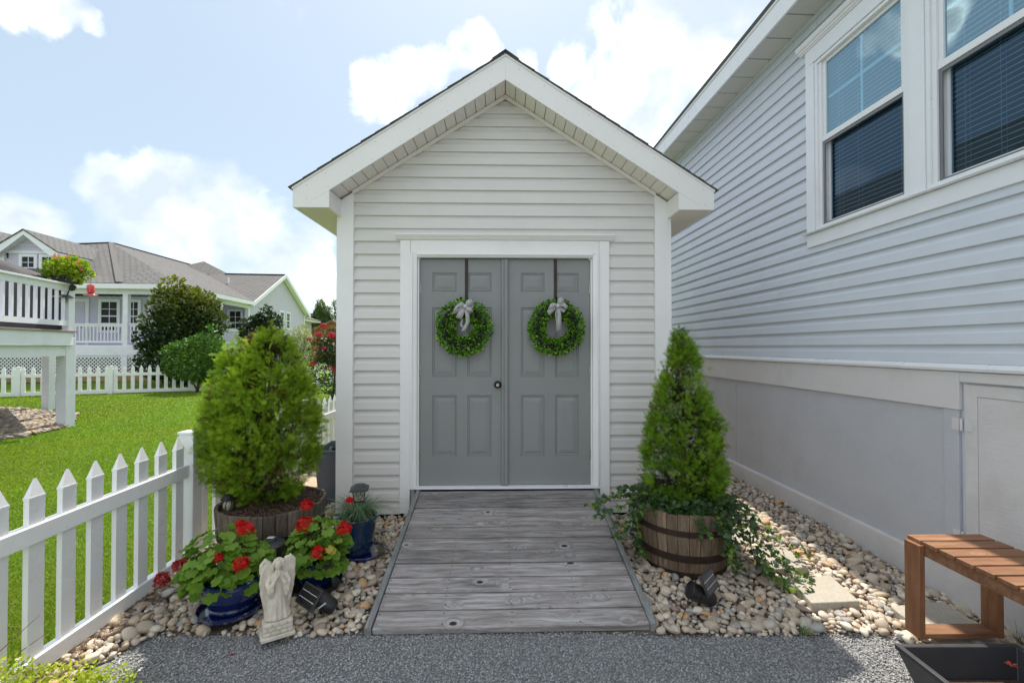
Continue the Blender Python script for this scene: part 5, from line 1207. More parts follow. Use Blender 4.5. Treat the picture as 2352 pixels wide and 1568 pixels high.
mb = MB(); mb.lathe([(.004,.318),(.034,.318),(.038,.325),(.034,.333),(.002,.336)], 28); mb.build('solar_housing', M['greyblack'], pl_, smooth='auto')
mb = MB(); mb.lathe([(.082,.292),(.084,.296),(.080,.302),(.045,.315),(.034,.320),(.03,.316),(.04,.305),(.072,.294)], 32, close=True); mb.build('cap', M['greyblack'], pl_, smooth='auto')
mb = MB(); mb.box(-.020, .020, -.014, .014, .3355, .3372); mb.build('solar_cell', M['silver'], pl_)
mb = MB(); mb.lathe([(.030,.19),(.034,.2),(.040,.295),(.036,.30)], 20); mb.build('lens', M['glasspale'], pl_, smooth='auto')
mb = MB()
for i in range(8): a = i*math.pi/4; mb.tube([(.037*math.cos(a), .037*math.sin(a), .19), (.043*math.cos(a), .043*math.sin(a), .295)], .0035, 5)
mb.tube([(0,0,-.05),(0,0,.19)], .012, 10); mb.lathe([(.036,.18),(.040,.186),(.036,.195)], 20); mb.build('cage', M['black'], pl_)
gl = thing('path_light', 'small tulip shaped garden light stuck in the left barrel beside the arborvitae', 'garden light', (-1.925, 3.10, .40), 0)
mb = MB(); mb.lathe([(.004,.03),(.018,.04),(.031,.065),(.033,.085),(.026,.11),(.02,.118)], 20); mb.build('lens', M['glasspale'], gl, smooth='auto')
mb = MB()
for i in range(6):
    a = i*math.pi/3; mb.tube([(.006*math.cos(a), .006*math.sin(a), .02), (.027*math.cos(a+.35), .027*math.sin(a+.35), .048), (.036*math.cos(a+.6), .036*math.sin(a+.6), .085), (.024*math.cos(a+.9), .024*math.sin(a+.9), .118)], .003, 5)
mb.tube([(0,0,-.04),(0,0,.03)], .011, 10); mb.lathe([(.045,.12),(.046,.126),(.018,.150),(.003,.152)], 20); mb.build('cage', M['black'], gl)
def spotlight(name, label, loc, rz, panel_tilt, panel_rz, body_pitch, seen):
    s = thing(name, label, 'spotlight', loc, rz, 'black solar spotlights in the stones'); s.scale = (1.22, 1.22, 1.22)
    mb = MB(); mb.tube([(0,0,-.04),(0,0,.055)], .008, 8); mb.build('stake', M['black'], s)
    Mb = Matrix.Translation((0, 0, .062)) @ Matrix.Rotation(body_pitch, 4, 'Y') @ Matrix.Translation((0,0,-.02))
    mb = MB(); mb.lathe([(.010,-.062),(.026,-.058),(.034,-.045),(.037,-.01),(.0375,.020),(.035,.021),(.035,.024),(.0395,.025),(.041,.068),(.038,.070),(.035,.060),(.003,.058)], 28, Mb); mb.build('lamp_body', M['black'], s, smooth='auto')
    Mp = Matrix.Translation((seen[0], seen[1], seen[2])) @ Matrix.Rotation(panel_rz, 4, 'Z') @ Matrix.Rotation(panel_tilt, 4, 'X')
    mb = MB(); mb.box(-.072, .072, -.045, .045, -.006, .004, Mp); p = mb.build('solar_panel', M['greyblack'], s, bevel=.002)
    mb = MB(); mb.box(-.066, .066, -.039, .039, .0042, .0052, Mp); c = mb.build('solar_cell', M['solar'], p)
    mb = MB()
    for yy in (-.014, .014): mb.box(-.062, .062, yy-.0012, yy+.0012, .0053, .0058, Mp)
    mb.build('busbar', M['silver'], c if False else p); return s
s1 = spotlight('solar_spotlight', 'black solar spotlight lying right of the angel with its panel facing forward', (-1.085, 2.60, .045), R(0), R(52), R(-38), R(-58), (-.035, -.045, .100))
mb = MB(); mb.box(-.020, .020, -.0008, .0008, -.0035, .0035); lb_ = mb.build('led_strip', M['silver'], s1); lb_.matrix_basis = Matrix.Translation((.030, -.060, .066)) @ Matrix.Rotation(R(12), 4, 'Z') @ Matrix.Rotation(R(-34), 4, 'Y')
spotlight('solar_spotlight', 'black solar spotlight with raised panel in front of the right barrel', (1.085, 2.66, .045), R(0), R(62), R(48), R(-66), (.050, .0, .118))

# ================================================================ ANGEL STATUE
ag = thing('angel_statue', 'pale stone praying angel statue between the geranium pots', 'statue', (-1.242, 2.425, .035), R(33))
ag.rotation_euler = (R(-4), R(1), R(33)); ag.scale = (.88, .88, 1.02)
fb = MB()
def folds(r, z, t):
    k_ = max(0, min(1, (.215-z)/.15)); amp = .012+.085*k_
    rr_ = r*(1+amp*math.sin(t*13+math.sin(z*30)*.5)+amp*.5*math.sin(t*7+1.3)); return rr_, z
robe = [(.002,.078),(.060,.080),(.068,.088),(.062,.11),(.054,.15),(.047,.19),(.042,.225),(.044,.25),(.048,.275),(.046,.295),(.034,.308),(.020,.315),(.016,.325),(.002,.33)]
fb.lathe(robe, 64, Matrix.Diagonal((1.0, .72, 1, 1)), fn=folds)
HC = Vector((0, -.012, .352))
def sph(mb, c, rx, ry, rz_, n=20, m=12, M_=None): mb.lathe([(max(.0005, math.sin(math.pi*i/m)), -math.cos(math.pi*i/m)) for i in range(m+1)], n, Matrix.Translation(c) @ (M_ or Matrix.Identity(4)) @ Matrix.Diagonal((rx, ry, rz_, 1)))
MT = Matrix.Rotation(R(24), 4, 'X')
sph(fb, HC, .0225, .025, .029, M_=MT)                         # head, bowed
sph(fb, HC+Vector((0, .006, .007)), .0285, .027, .027)        # hair cap
for i in range(11):                                            # wavy hair around the face and down the neck
    a = math.pi*(-.1+1.2*i/10); sph(fb, HC+Vector((.027*math.cos(a), -.006+.004*math.sin(i*2), .008+.021*math.sin(a))), .0075, .009, .008, 8, 6)
for sx in (-1, 1):
    fb.tube([(sx*.024, .0, .360), (sx*.030, .002, .340), (sx*.029, .004, .318)], [.009, .010, .006], 8)
    sph(fb, HC+Vector((sx*.0085, -.0215, -.002)), .0045, .003, .0025, 8, 6)
    fb.tube([(sx*.040, -.002, .300), (sx*.057, -.014, .262), (sx*.050, -.036, .238)], [.014, .0155, .014], 10)      # upper arm in its sleeve
    fb.tube([(sx*.050, -.036, .238), (sx*.030, -.052, .270), (sx*.009, -.052, .302)], [.0165, .013, .0075], 10)     # forearm
    fb.tube([(sx*.046, -.040, .256), (sx*.046, -.044, .225), (sx*.040, -.040, .198)], [.018, .016, .008], 10)       # hanging sleeve
    fb.tube([(sx*.035, -.048, .262), (sx*.034, -.050, .235), (sx*.032, -.046, .212)], [.012, .011, .005], 8)
    for q in range(4): fb.tube([(sx*.0045, -.050-.0035*q, .300), (sx*.003, -.050-.0035*q, .318), (sx*.0015, -.050-.0032*q, .332-.002*q)], [.0028, .0026, .0018], 6)   # fingers pressed together
    fb.tube([(sx*.005, -.047, .300), (sx*.004, -.043, .318)], [.003, .002], 6)
fb.tube([(0, -.030, .352), (0, -.036, .344), (0, -.033, .341)], [.002, .0042, .003], 6); sph(fb, HC+Vector((0, -.024, -.0165)), .006, .003, .002, 8, 6); sph(fb, HC+Vector((0, -.019, -.025)), .008, .007, .006, 8, 6)
# wings: overlapping feathers rooted at the shoulders
for sx in (-1, 1):
    for row, (n, L, r_, zt) in enumerate(((7, .20, .016, 0), (8, .11, .013, .0), (9, .06, .010, .0))):
        for i in range(n):
            t = i/(n-1); rootx = .030+.052*t; rootz = .300+.075*math.sin(t*2.1+.5)-.02*t; 
            if sx > 0: rootz += .012
            ex = rootx+.006-.030*(1-t)*0+(-.018 if row == 0 else -.004)*(t); ez = rootz-L*(1.05-.25*(1-t) if row == 0 else 1)+(.03*(1-t) if row == 0 else 0)
            if row == 0: ex = .030+.040*t*.8; 
            y0 = .024-.006*row; fb.tube([(sx*rootx, y0, rootz), (sx*(rootx*.6+ex*.4+.006), y0+.002, rootz*.5+ez*.5), (sx*ex, y0+.003, ez)], [r_*.75, r_*.85, r_*.35], 8)
    fb.tube([(sx*.02, .02, .30), (sx*.045, .018, .352), (sx*.07, .018, .376), (sx*.088, .02, .355), (sx*.092, .022, .31)], [.012, .013, .013, .012, .008], 8)
fb.box(-.070, .070, .018, .034, .06, .30)
fig = fb.build('figure', M['statue'], ag, smooth=True)
rm_ = fig.modifiers.new('fuse', 'REMESH'); rm_.mode = 'VOXEL'; rm_.voxel_size = .0019; rm_.use_smooth_shade = True
mb = MB(); mb.box(-.092, .092, -.072, .052, 0, .018); mb.build('plinth', M['statue'], ag, bevel=.004)
mb = MB(); mb.box(-.080, .080, -.048, .046, .018, .078); mb.build('wall_base', M['statue'], ag, bevel=.004)
br0 = None
for r_, xs_ in ((0, (-.080, -.038, .012, .052, .080)), (1, (-.080, -.055, -.012, .022, .080)), (2, (-.080, -.03, .004, .05, .080))):
    for i in range(4):
        a, b = xs_[i]+.0018, xs_[i+1]-.0018; zb_ = .0195+r_*.0195; mb = MB(); mb.box(a, b, -.0545, -.040, zb_, zb_+.0172); mb.build('brick', M['statue'], ag, bevel=.004)

# ================================================================ TOTE, BOARD, FRONT PLANTS
tt = thing('storage_tote', 'translucent grey storage tote stuffed with hoses beside the shed wall', 'storage bin', (-1.70, 4.50, .05), R(4))
mb = MB(); w0, w1 = .13, .155
V = [(-w0,-.20,0),(w0,-.20,0),(w0,.20,0),(-w0,.20,0),(-w1,-.235,.52),(w1,-.235,.52),(w1,.235,.52),(-w1,.235,.52)]
mb.add(V, [(3,2,1,0),(0,1,5,4),(1,2,6,5),(2,3,7,6),(3,0,4,7)]); b = mb.build('bin', M['tote'], tt); sd_ = b.modifiers.new('t', 'SOLIDIFY'); sd_.thickness = .004
mb = MB(); mb.tube([(-w1,-.24,.525),(w1,-.24,.525),(w1,.24,.525),(-w1,.24,.525),(-w1,-.24,.525)], .009, 8); mb.build('rim', M['tote'], tt)
hose = MB(); pts = []
for i in range(140): a = i*.42; pts.append((.085*math.cos(a)*(1-.1*math.sin(i*.3)), .14*math.sin(a), .30+.20*(i/140)+.03*math.sin(i*.9)))
hose.tube(pts, .014, 8); h_ = hose.build('garden_hose', M['greyblack'], None); h_.matrix_basis = Matrix.Translation((-1.70, 4.50, .05)) @ Matrix.Rotation(R(4), 4, 'Z'); tag(h_, 'dark coiled hose seen through the translucent storage tote', 'hose')
mb = MB(); mb.box(-.16, .16, -.28, .28, 0, .018); o = mb.build('wooden_board', M['woodlight'], None); o.matrix_basis = Matrix.Translation((-2.02, 4.55, .13)) @ Matrix.Rotation(R(24), 4, 'Y') @ Matrix.Rotation(R(8), 4, 'Z'); tag(o, 'pale wooden board leaning behind the left barrel planter', 'board')
# flowering plant in the bottom left corner, in its own pot just out of the frame
fp = thing('bacopa', 'trailing yellow green plant with tiny white flowers in the bottom left corner', 'flower', (-1.86, 1.80, .012))
shrub(fp, [(-.10,.0,.13,.42,.20,.075),(.13,.10,.10,.17,.12,.06),(.0,-.1,.12,.40,.20,.08),(-.36,.04,.15,.22,.18,.07)], 6200, .018, (.20,.30,.02), (.52,.54,.04), sizevar=(.6, 1.3))
for i in range(26):
    x, y = random.uniform(-.45, .32), random.uniform(-.2, .2); z = .215-.06*abs(x)-.1*max(0, x)+random.uniform(-.005, .02)
    d = rand_unit(1)[0]; d[2] = abs(d[2])+.6; n_ = 5; P = np.array([[x, y, z]]); X, Y, Z = frames(np.array([d]))
    BV = [(0,0,-.1)]; BF = []
    for k_ in range(5):
        a = 2*math.pi*k_/5
        for (rr_, da, zz) in ((.75, -.42, .08), (1.05, 0, .0), (.75, .42, .08)): BV.append((rr_*math.cos(a+da), rr_*math.sin(a+da), zz))
        b = 1+k_*3; BF.append((0, b, b+1, b+2))
    V, F = scatter(BV, BF, P, X, Y, Z, np.array([.0115])); me_ = bpy.data.meshes.new('flower'); me_.from_pydata([tuple(v) for v in V], [], [tuple(int(k) for k in f) for f in F]); me_.materials.append(M['whitepetal']); f_ = bpy.data.objects.new('flower', me_); COL.objects.link(f_); f_.parent = fp
rg = thing('red_grass', 'thin reddish grass blades leaning over the fence foot at the left edge', 'grass plant', (-2.22, 1.72, .05)); VV = MB()
for (a, b, c) in (((0,0,.0),(.02,.15,.16),(.10,.34,.30)), ((0,0,0),(-.02,.22,.10),(.05,.44,.17)), ((-.02,0,0),(-.04,.18,.18),(.02,.30,.28)), ((.02,-.03,0),(.1,.12,.10),(.2,.3,.12))): VV.tube([a, b, c], [.004, .003, .0008], 5)
VV.build('blades', mat('red_grass_blade', (.16,.05,.04), .5), rg)
for i, (x, y, r_) in enumerate(((-1.40, 2.30, .012), (-1.05, 2.10, .010), (-.97, 2.39, .006), (-1.2, 2.14, .005), (-.83, 2.36, .004))):
    flo = floret((x, y, .010), r_*1.1, 'darkred'); flo.name = 'fallen_petals'; tag(flo, ['fallen red petals on the gravel below the left geranium', 'dark red fallen petals at the bottom edge of the gravel', 'small red petal on the gravel in front of the angel', 'tiny dark petal lying between the larger fallen petals', 'tiny red petal on the gravel near the ramp foot'][i], 'petals')
fo_ = floret((2.10, 1.93, .215), .022, 'orangepetal'); fo_.name = 'flower'; fo_.parent = None; tag(fo_, 'small orange and pink flower in the corner of the black planter box', 'flower')
tw = MB(); tw.tube([(.93, 2.52, .05), (1.0, 2.62, .075), (1.04, 2.70, .07)], .003, 6); o = tw.build('twig', M['bark'], None); tag(o, 'thin brown twig on the stones beside the ramp foot', 'twig')
# ================================================================ NEIGHBOURING DECK
deck = thing('deck', 'raised white painted neighbouring deck on tall posts at the left edge', 'deck')
Cc = Vector((-8.85, 9.15)); Aa = Vector((-7.95, 5.75)); Bb = Vector((-12.6, 12.2)); Dd = Vector((-13.5, 6.5))
def seg_box(mb, a, b, off0, off1, z0, z1):          # box following a->b; offsets measured to the left of the direction
    d = (b-a).normalized(); n_ = Vector((-d.y, d.x)); P = [a+n_*off0, b+n_*off0, b+n_*off1, a+n_*off1]
    mb.add([(p.x, p.y, z0) for p in P]+[(p.x, p.y, z1) for p in P], [(0,3,2,1),(4,5,6,7),(0,1,5,4),(1,2,6,5),(2,3,7,6),(3,0,4,7)])
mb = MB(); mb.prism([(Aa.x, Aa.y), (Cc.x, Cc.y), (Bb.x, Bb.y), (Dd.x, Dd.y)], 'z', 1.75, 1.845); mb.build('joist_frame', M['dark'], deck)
dd = (Cc-Aa).normalized(); dn = Vector((-dd.y, dd.x))
for i in range(12):
    mb = MB(); a = Aa-dd*.1; b = Cc+dd*.04; seg_box(mb, a, b, -.055+i*.142, -.055+i*.142+.137, 1.846, 1.880); mb.build('deck_board', M['brownedge'], deck, bevel=.004)
for (a, b, n1) in ((Aa, Cc, 'rim_board'), (Cc, Bb, 'rim_board')):
    mb = MB(); seg_box(mb, a, b, -.02, .02, 1.585, 1.845); mb.build('rim_board', M['paintwhite'], deck, bevel=.003)
    mb = MB(); seg_box(mb, a, b, .055, .10, 1.375, 1.583); mb.build('beam', M['paintwhite'], deck, bevel=.003)
mb = MB(); mb.lathe([(.018,0),(.018,.02),(.004,.024)], 12, Matrix.Translation((-8.83, 9.02, 1.54)) @ Matrix.Rotation(R(90), 4, 'X')); mb.build('bolt', M['paintwhite'], deck)
for (x, y, w_) in ((-8.97, 9.16, .10), (-10.2, 10.42, .09), (-11.95, 11.75, .09), (-8.1, 6.0, .1)):
    mb = MB(); mb.box(x-w_, x+w_, y-w_, y+w_, -.15, 1.74); mb.build('post', M['paintwhite'], deck, bevel=.006)
def railing(par, a, b, z0, ztop, zlow, nb, m, w=.042, cap=.14, name='baluster'):
    mb = MB(); seg_box(mb, a, b, -cap/2, cap/2, ztop-.035, ztop); mb.build('cap_rail', M[m], par, bevel=.003)
    mb = MB(); seg_box(mb, a, b, -.02, .02, ztop-.15, ztop-.036); mb.build('top_rail', M[m], par)
    mb = MB(); seg_box(mb, a, b, -.02, .02, zlow, zlow+.10); mb.build('bottom_rail', M[m], par)
    d = (b-a); L = d.length; d.normalize(); b0 = None
    for i in range(nb):
        p = a+d*L*(i+.5)/nb
        if b0 is None:
            q = MB(); q.box(-w/2, w/2, -w/2, w/2, zlow+.1, ztop-.15); b0 = q.build(name, M[m], par, loc=(p.x, p.y, 0)); b0.rotation_euler.z = math.atan2(d.y, d.x)
        else: dup(b0, par, loc=(p.x, p.y, 0), deep=False)
railing(deck, Aa+dn*.06, Cc+dn*.06-dd*.07, 1.88, 2.815, 1.975, 19, 'paintwhite')
d2 = (Bb-Cc).normalized(); railing(deck, Cc+d2*.13+Vector((-.05, -.05)), Bb, 1.88, 2.815, 1.975, 26, 'paintwhite')
for p in (Cc+dn*.06-dd*.0, Aa+dn*.06):
    mb = MB(); mb.box(p.x-.065, p.x+.065, p.y-.065, p.y+.065, 1.88, 2.779); mb.build('rail_post', M['paintwhite'], deck, bevel=.004)
gc = thing('covered_grill', 'large barbecue grill under a dark grey fabric cover on the deck', 'grill', (-10.0, 9.0, 1.882))
cv = MB(); prof = [(-2.2, 0), (-2.2, 1.36), (-1.9, 1.43), (-.25, 1.42), (-.02, 1.36), (.50, 1.14), (.72, 1.02), (.82, .85), (.90, .45), (.93, 0)]
NY = 8; V = []; 
for j in range(NY):
    y = -.32+.64*j/(NY-1); e = 1-.10*abs(y/.32)**3
    for (x, z) in prof: V.append((x+.02*math.sin(z*9+j*2), y+.02*math.sin(x*7+z*5)*(z > 0), z*e+.01*math.sin(x*6+j)))
n_ = len(prof); F = [(j*n_+i, j*n_+i+1, (j+1)*n_+i+1, (j+1)*n_+i) for j in range(NY-1) for i in range(n_-1)]+[tuple(range(n_-1, -1, -1)), tuple((NY-1)*n_+i for i in range(n_))]
cv.add(V, F); cv.build('cover', M['cover'], gc, smooth='auto')
fbx = thing('flower_box', 'black planter box of celosia mounted on the deck railing corner', 'flower box', (-8.95, 9.15, 2.817))
mb = MB(); V = [(-.20,-.09,0),(.20,-.09,0),(.20,.09,0),(-.20,.09,0),(-.25,-.12,.17),(.25,-.12,.17),(.25,.12,.17),(-.25,.12,.17)]; mb.add(V, [(3,2,1,0),(4,5,6,7),(0,1,5,4),(1,2,6,5),(2,3,7,6),(3,0,4,7)]); mb.build('box', M['black'], fbx, bevel=.006)
cel = thing('celosia', 'yellow green celosia with pink flower plumes in the deck flower box', 'flower', (-8.95, 9.15, 2.99))
shrub(cel, [(0,0,.16,.34,.22,.17),(-.28,0,.08,.16,.16,.13),(.30,-.04,.05,.17,.15,.18),(.05,-.1,.05,.30,.12,.1)], 1500, .085, (.10,.20,.015), (.38,.50,.03), sizevar=(.6, 1.2), up=.5)
for (x, z) in ((-.16,.33),(-.08,.31),(.10,.31),(.30,.2),(.36,.12),(-.02,.2)):
    pm = MB(); pm.lathe([(.002,-.05),(.030,-.03),(.034,.0),(.022,.05),(.010,.09),(.001,.11)], 9, Matrix.Translation((x, -.10, z)), fn=lambda r, z_, t: (r*(1+.25*math.sin(t*4+z_*90)), z_)); pm.build('flower_plume', M['plume'], cel)
fd = thing('hummingbird_feeder', 'red glass hummingbird feeder hanging from a black hook by the deck corner', 'bird feeder', (-8.27, 8.92, 0))
mb = MB(); mb.lathe([(.03,2.60),(.055,2.615),(.062,2.66),(.062,2.74),(.05,2.77),(.02,2.78)], 20); mb.build('bottle', M['feederred'], fd, smooth='auto')
mb = MB(); mb.lathe([(.02,2.605),(.10,2.585),(.115,2.572),(.10,2.560),(.02,2.565)], 20); mb.build('feeding_tray', M['feederred'], fd, smooth='auto')
mb = MB(); mb.tube([(0,0,2.78),(0,0,2.86),(.0,0,2.96)], .003, 5); mb.tube([(0,0,2.96),(.045,0,2.99),(.05,0,3.03),(.02,0,3.05)], .008, 6); mb.tube([(-.01,0,2.95),(-.05,0,2.98),(-.055,0,3.03),(-.10,.02,3.06),(-.30,.1,3.02),(-.5,.18,2.9)], .008, 6); mb.build('hook', M['black'], fd)
fl = thing('flood_light', 'small dark solar flood light mounted on the deck rail post', 'light', (-8.91, 9.02, 2.50))
mb = MB(); frustum(mb, .12, .07, .03, .085); mb.build('shade', M['greyblack'], fl); mb = MB(); mb.box(-.075, .075, -.05, .05, .034, .05, Matrix.Translation((0, -.09, .0))); mb.build('lens', M['silver'], fl)
mb = MB(); mb.box(-.05, .05, -.04, .04, -.06, .029); mb.build('housing', M['screenframe'], fl, bevel=.006)
mb = MB(); mb.tube([(.08, 0, .08), (.16, -.02, .22), (.2, 0, .34)], .012, 6); mb.lathe([(.005,0),(.05,.03),(.055,.11),(.03,.13)], 14, Matrix.Translation((.16, 0, .16)) @ Matrix.Rotation(R(20), 4, 'Y')); mb.build('bracket', M['black'], fl)
# stone bed below the deck
RB = [(-8.9, 7.35), (-8.55, 8.0), (-8.75, 8.8), (-9.0, 9.3), (-10.2, 10.7), (-12.5, 11.6), (-15.5, 11.7), (-16.5, 9.5), (-13.5, 7.2)]
mb = MB(); mb.prism(RB, 'z', -.2, -.01); rb = mb.build('stone_bed', M['soil'], None); rb['kind'] = 'structure'
def inB(x, y): return in_poly(x, y, RB)
stone_field(rb, inB, (-16, -8.5, 7.2, 11.7), lambda x, y: -.015+.0*x, [(.085, .0, False), (.10, .015, False)], m=M['stone_shaded'])

# ================================================================ FAR PICKET FENCE
ff = thing('picket_fence', 'distant low white picket fence across the far side of the lawn', 'fence')
a = Vector((-20.4, 12.94)); b = Vector((-5.0, 19.35)); d = (b-a); Lt = d.length; d.normalize(); rz = math.atan2(d.y, d.x); ns = 7; LS = Lt/ns
pf = picket_mb(w=.05, t=.018, zb=.08, zs=.86, zt=.98); pf0 = pf.build('picket', M['vinyl'], ff); k0 = True
post0 = post_mb(.97, .06).build('post', M['vinyl'], ff, bevel=.006); first = True
for s in range(ns):
    p0_ = a+d*LS*s; zb = float(gz(p0_.x, p0_.y)); p1_ = a+d*LS*(s+1); zb1 = float(gz(p1_.x, p1_.y)); zz0 = min(zb, zb1)+.0
    Mp = Matrix.Translation((p0_.x, p0_.y, zb)) @ Matrix.Rotation(rz, 4, 'Z')
    if first: post0.matrix_basis = Mp; first = False
    else: dup(post0, ff, M=Mp, deep=False)
    sl_ = math.atan2(zb1-zb, LS)
    for (h0, h1) in ((.62, .72), (.03, .14)):
        mb = MB(); mb.box(.065, LS-.065, -.03, .03, h0, h1); r_ = mb.build('rail', M['vinyl'], ff); r_.matrix_basis = Mp @ Matrix.Rotation(-sl_, 4, 'Y')
    n = 10
    for i in range(n):
        Mi = Mp @ Matrix.Rotation(-sl_, 4, 'Y') @ Matrix.Translation(((i+.5)*LS/n, 0, 0)) @ Matrix.Rotation(R(90), 4, 'Z')
        if k0: pf0.matrix_basis = Mi; k0 = False
        else: dup(pf0, ff, M=Mi, deep=False)

# ================================================================ NEIGHBOURING HOUSE
nh = thing('neighbour_house', 'grey sided neighbouring house with hipped shingle roofs and a white railed porch', 'house', (-14.85, 20.0, 0), R(6.6))
ca, sa = math.cos(R(6.6)), math.sin(R(6.6))
def hx(px, yp): r = (px-1176)/1045.3; return (14.85+sa*yp+20*r+ca*r*yp)/(ca-sa*r)
def hy(px, xp): r = (px-1176)/1045.3; return (-14.85+ca*xp-20*r-sa*r*xp)/(sa+ca*r)
def nb_(name, m, x0, x1, y0, y1, z0, z1, par=None): mb = MB(); mb.box(min(x0,x1), max(x0,x1), min(y0,y1), max(y0,y1), z0, z1); return mb.build(name, M[m], par or nh)
def face(name, pts, m, par=None, uvdir=None, th=.05):
    """flat roof plane with thickness and real-scale UVs: v runs up the slope"""
    P = [Vector(p) for p in pts]; n_ = (P[1]-P[0]).cross(P[2]-P[0]).normalized()
    if n_.z < 0: P = P[::-1]; n_ = -n_
    hor = Vector((0, 0, 1)).cross(n_); hor = hor.normalized() if hor.length > 1e-4 else Vector((1, 0, 0)); upv = n_.cross(hor); k = len(P)
    V = [tuple(p) for p in P]+[tuple(p-n_*th) for p in P]; F = [tuple(range(k)), tuple(range(2*k-1, k-1, -1))]+[(i, k+i, k+(i+1) % k, (i+1) % k) for i in range(k)]
    me = bpy.data.meshes.new(name); me.from_pydata(V, [], F); ul = me.uv_layers.new(name='UVMap')
    for lp in me.loops: v = Vector(V[lp.vertex_index]); ul.data[lp.index].uv = (v.dot(hor), v.dot(upv))
    me.materials.append(M[m]); o = bpy.data.objects.new(name, me); COL.objects.link(o); o.parent = par or nh; return o
def lap_wall(name, pts_fn, x0, x1, y, z0, z1, axis, par=None, m='siding_far', hwf=None, e=.19):
    V = []; F = []; z = z0; k = 0; th = .018
    while z < z1-.01:
        zt = min(z+e, z1); a0, b0 = (x0, x1) if hwf is None else hwf(z); a1, b1 = (x0, x1) if hwf is None else hwf(zt)
        if axis == 'y': V += [(a0, y-th, z), (b0, y-th, z), (b1, y, zt), (a1, y, zt), (a0, y, z), (b0, y, z)]
        else: V += [(y+th, a0, z), (y+th, b0, z), (y, b1, zt), (y, a1, zt), (y, a0, z), (y, b0, z)]
        F += [(k, k+1, k+2, k+3), (k+4, k+5, k+1, k)]; k += 6; z = zt
    mb = MB(); mb.add(V, F); return mb.build(name, M[m], par or nh)
def fwin(cx, w_, z0, z1, y, axis='y', mull=(1, 1), par=None, rows=4):
    """window on a wall: white surround, dark pane, muntins"""
    s = .13; mb = MB(); o = -1 if axis == 'y' else 1
    def bx(m_, a, b, c, d_, p, q):
        if axis == 'y': m_.box(a, b, y-q, y-p, c, d_)
        else: m_.box(y+p, y+q, a, b, c, d_)
    h = w_/2
    bx(mb, cx-h-s, cx-h, z0-s, z1+s, .0, .06); bx(mb, cx+h, cx+h+s, z0-s, z1+s, .0, .06); bx(mb, cx-h, cx+h, z1, z1+s, 0, .06); bx(mb, cx-h, cx+h, z0-s, z0, 0, .06)
    wo = mb.build('window', M['vinyl'], par or nh)
    mb = MB(); bx(mb, cx-h, cx+h, z0, z1, .0, .022); mb.build('pane', M['glassfar'], wo)
    mb = MB(); bx(mb, cx-.014, cx+.014, z0, z1, .0225, .032)
    for i in range(1, rows): z = z0+(z1-z0)*i/rows; t = .03 if i*2 == rows else .013; bx(mb, cx-h, cx-.014, z-t, z+t, .0225, .034 if t > .02 else .032); bx(mb, cx+.014, cx+h, z-t, z+t, .0225, .034 if t > .02 else .032)
    mb.build('muntin', M['vinyl'], wo); return wo
# walls
lap_wall('wall', None, -17, -2.2, 2.0, 1.66, 3.95, 'y'); lap_wall('wall', None, 2.0, 7.4, -2.2, 1.66, 3.95, 'x'); lap_wall('wall', None, -2.2, -.12, 7.35, 1.66, 4.1, 'y')
rz_ = lambda z: (7.35+max(0, z-4.2)*4.925/2.42, 17.2-max(0, z-4.2)*4.925/2.42)
lap_wall('gable_wall', None, 7.35, 17.2, -.12, .5, 6.55, 'x', hwf=rz_)
nb_('wall_core', 'siding_far', -17, -2.35, 2.15, 20, 0, 4.0); nb_('wall_core', 'siding_far', -2.4, -.25, 7.5, 17.1, 0, 4.1)
nb_('corner_board', 'vinyl', -.10, -.06, 17.05, 17.25, .5, 4.15); nb_('corner_board', 'vinyl', -.16, -.06, 7.25, 7.42, 1.66, 4.1); nb_('corner_board', 'vinyl', -2.3, -2.15, 1.93, 2.05, 1.66, 3.95)
# porch floor, skirt, lattice
nb_('porch_floor', 'paintwhite', -17, 0, 0, 2.0, 1.58, 1.64); nb_('porch_floor', 'paintwhite', -2.2, 0, 2.0, 7.35, 1.58, 1.64)
nb_('skirt_band', 'paintwhite', -17, .02, -.03, .02, 1.19, 1.60); nb_('skirt_band', 'paintwhite', -.02, .03, .02, 7.35, 1.19, 1.60)
nb_('porch_dark', 'dark', -17, -.10, .35, .45, .1, 1.5); nb_('porch_dark', 'dark', -.45, -.40, .3, 7.3, .1, 1.5)  # black sheets behind the lattice stand in for shade under the porch
lat = MB()
def lattice(mb, x0, x1, z0, z1, y, step=.15, wd=.038):
    h = z1-z0; x = x0-h
    while x < x1:
        for dirn in (1, -1):
            xa, xb = (x, x+h) if dirn > 0 else (x+h, x); za, zb = z0, z1
            if dirn > 0:
                ta = max(0, (x0-xa)/h); tb = min(1, (x1-xa)/h)
            else:
                ta = max(0, (xa-x1)/h); tb = min(1, (xa-x0)/h)
            if tb > ta+.02: mb.bar((xa+(xb-xa)*ta, y-.006*dirn, z0+h*ta), (xa+(xb-xa)*tb, y-.006*dirn, z0+h*tb), .010, wd, (0, 0, 1))
        x += step
lattice(lat, -9.6, -2.12, .33, 1.18, .03); lattice(lat, -1.88, -.05, .33, 1.18, .03); lat.build('lattice', M['vinyl'], nh)
nb_('lattice_post', 'paintwhite', -2.12, -1.88, -.02, .06, .25, 1.19); nb_('lattice_post', 'paintwhite', -.14, .03, -.02, .12, .25, 1.19); nb_('lattice_frame', 'paintwhite', -9.6, -.05, .012, .05, 1.10, 1.19)
tb = nb_('landscape_timber', 'timber', -6.5, 1.5, -.55, -.42, .10, .34)
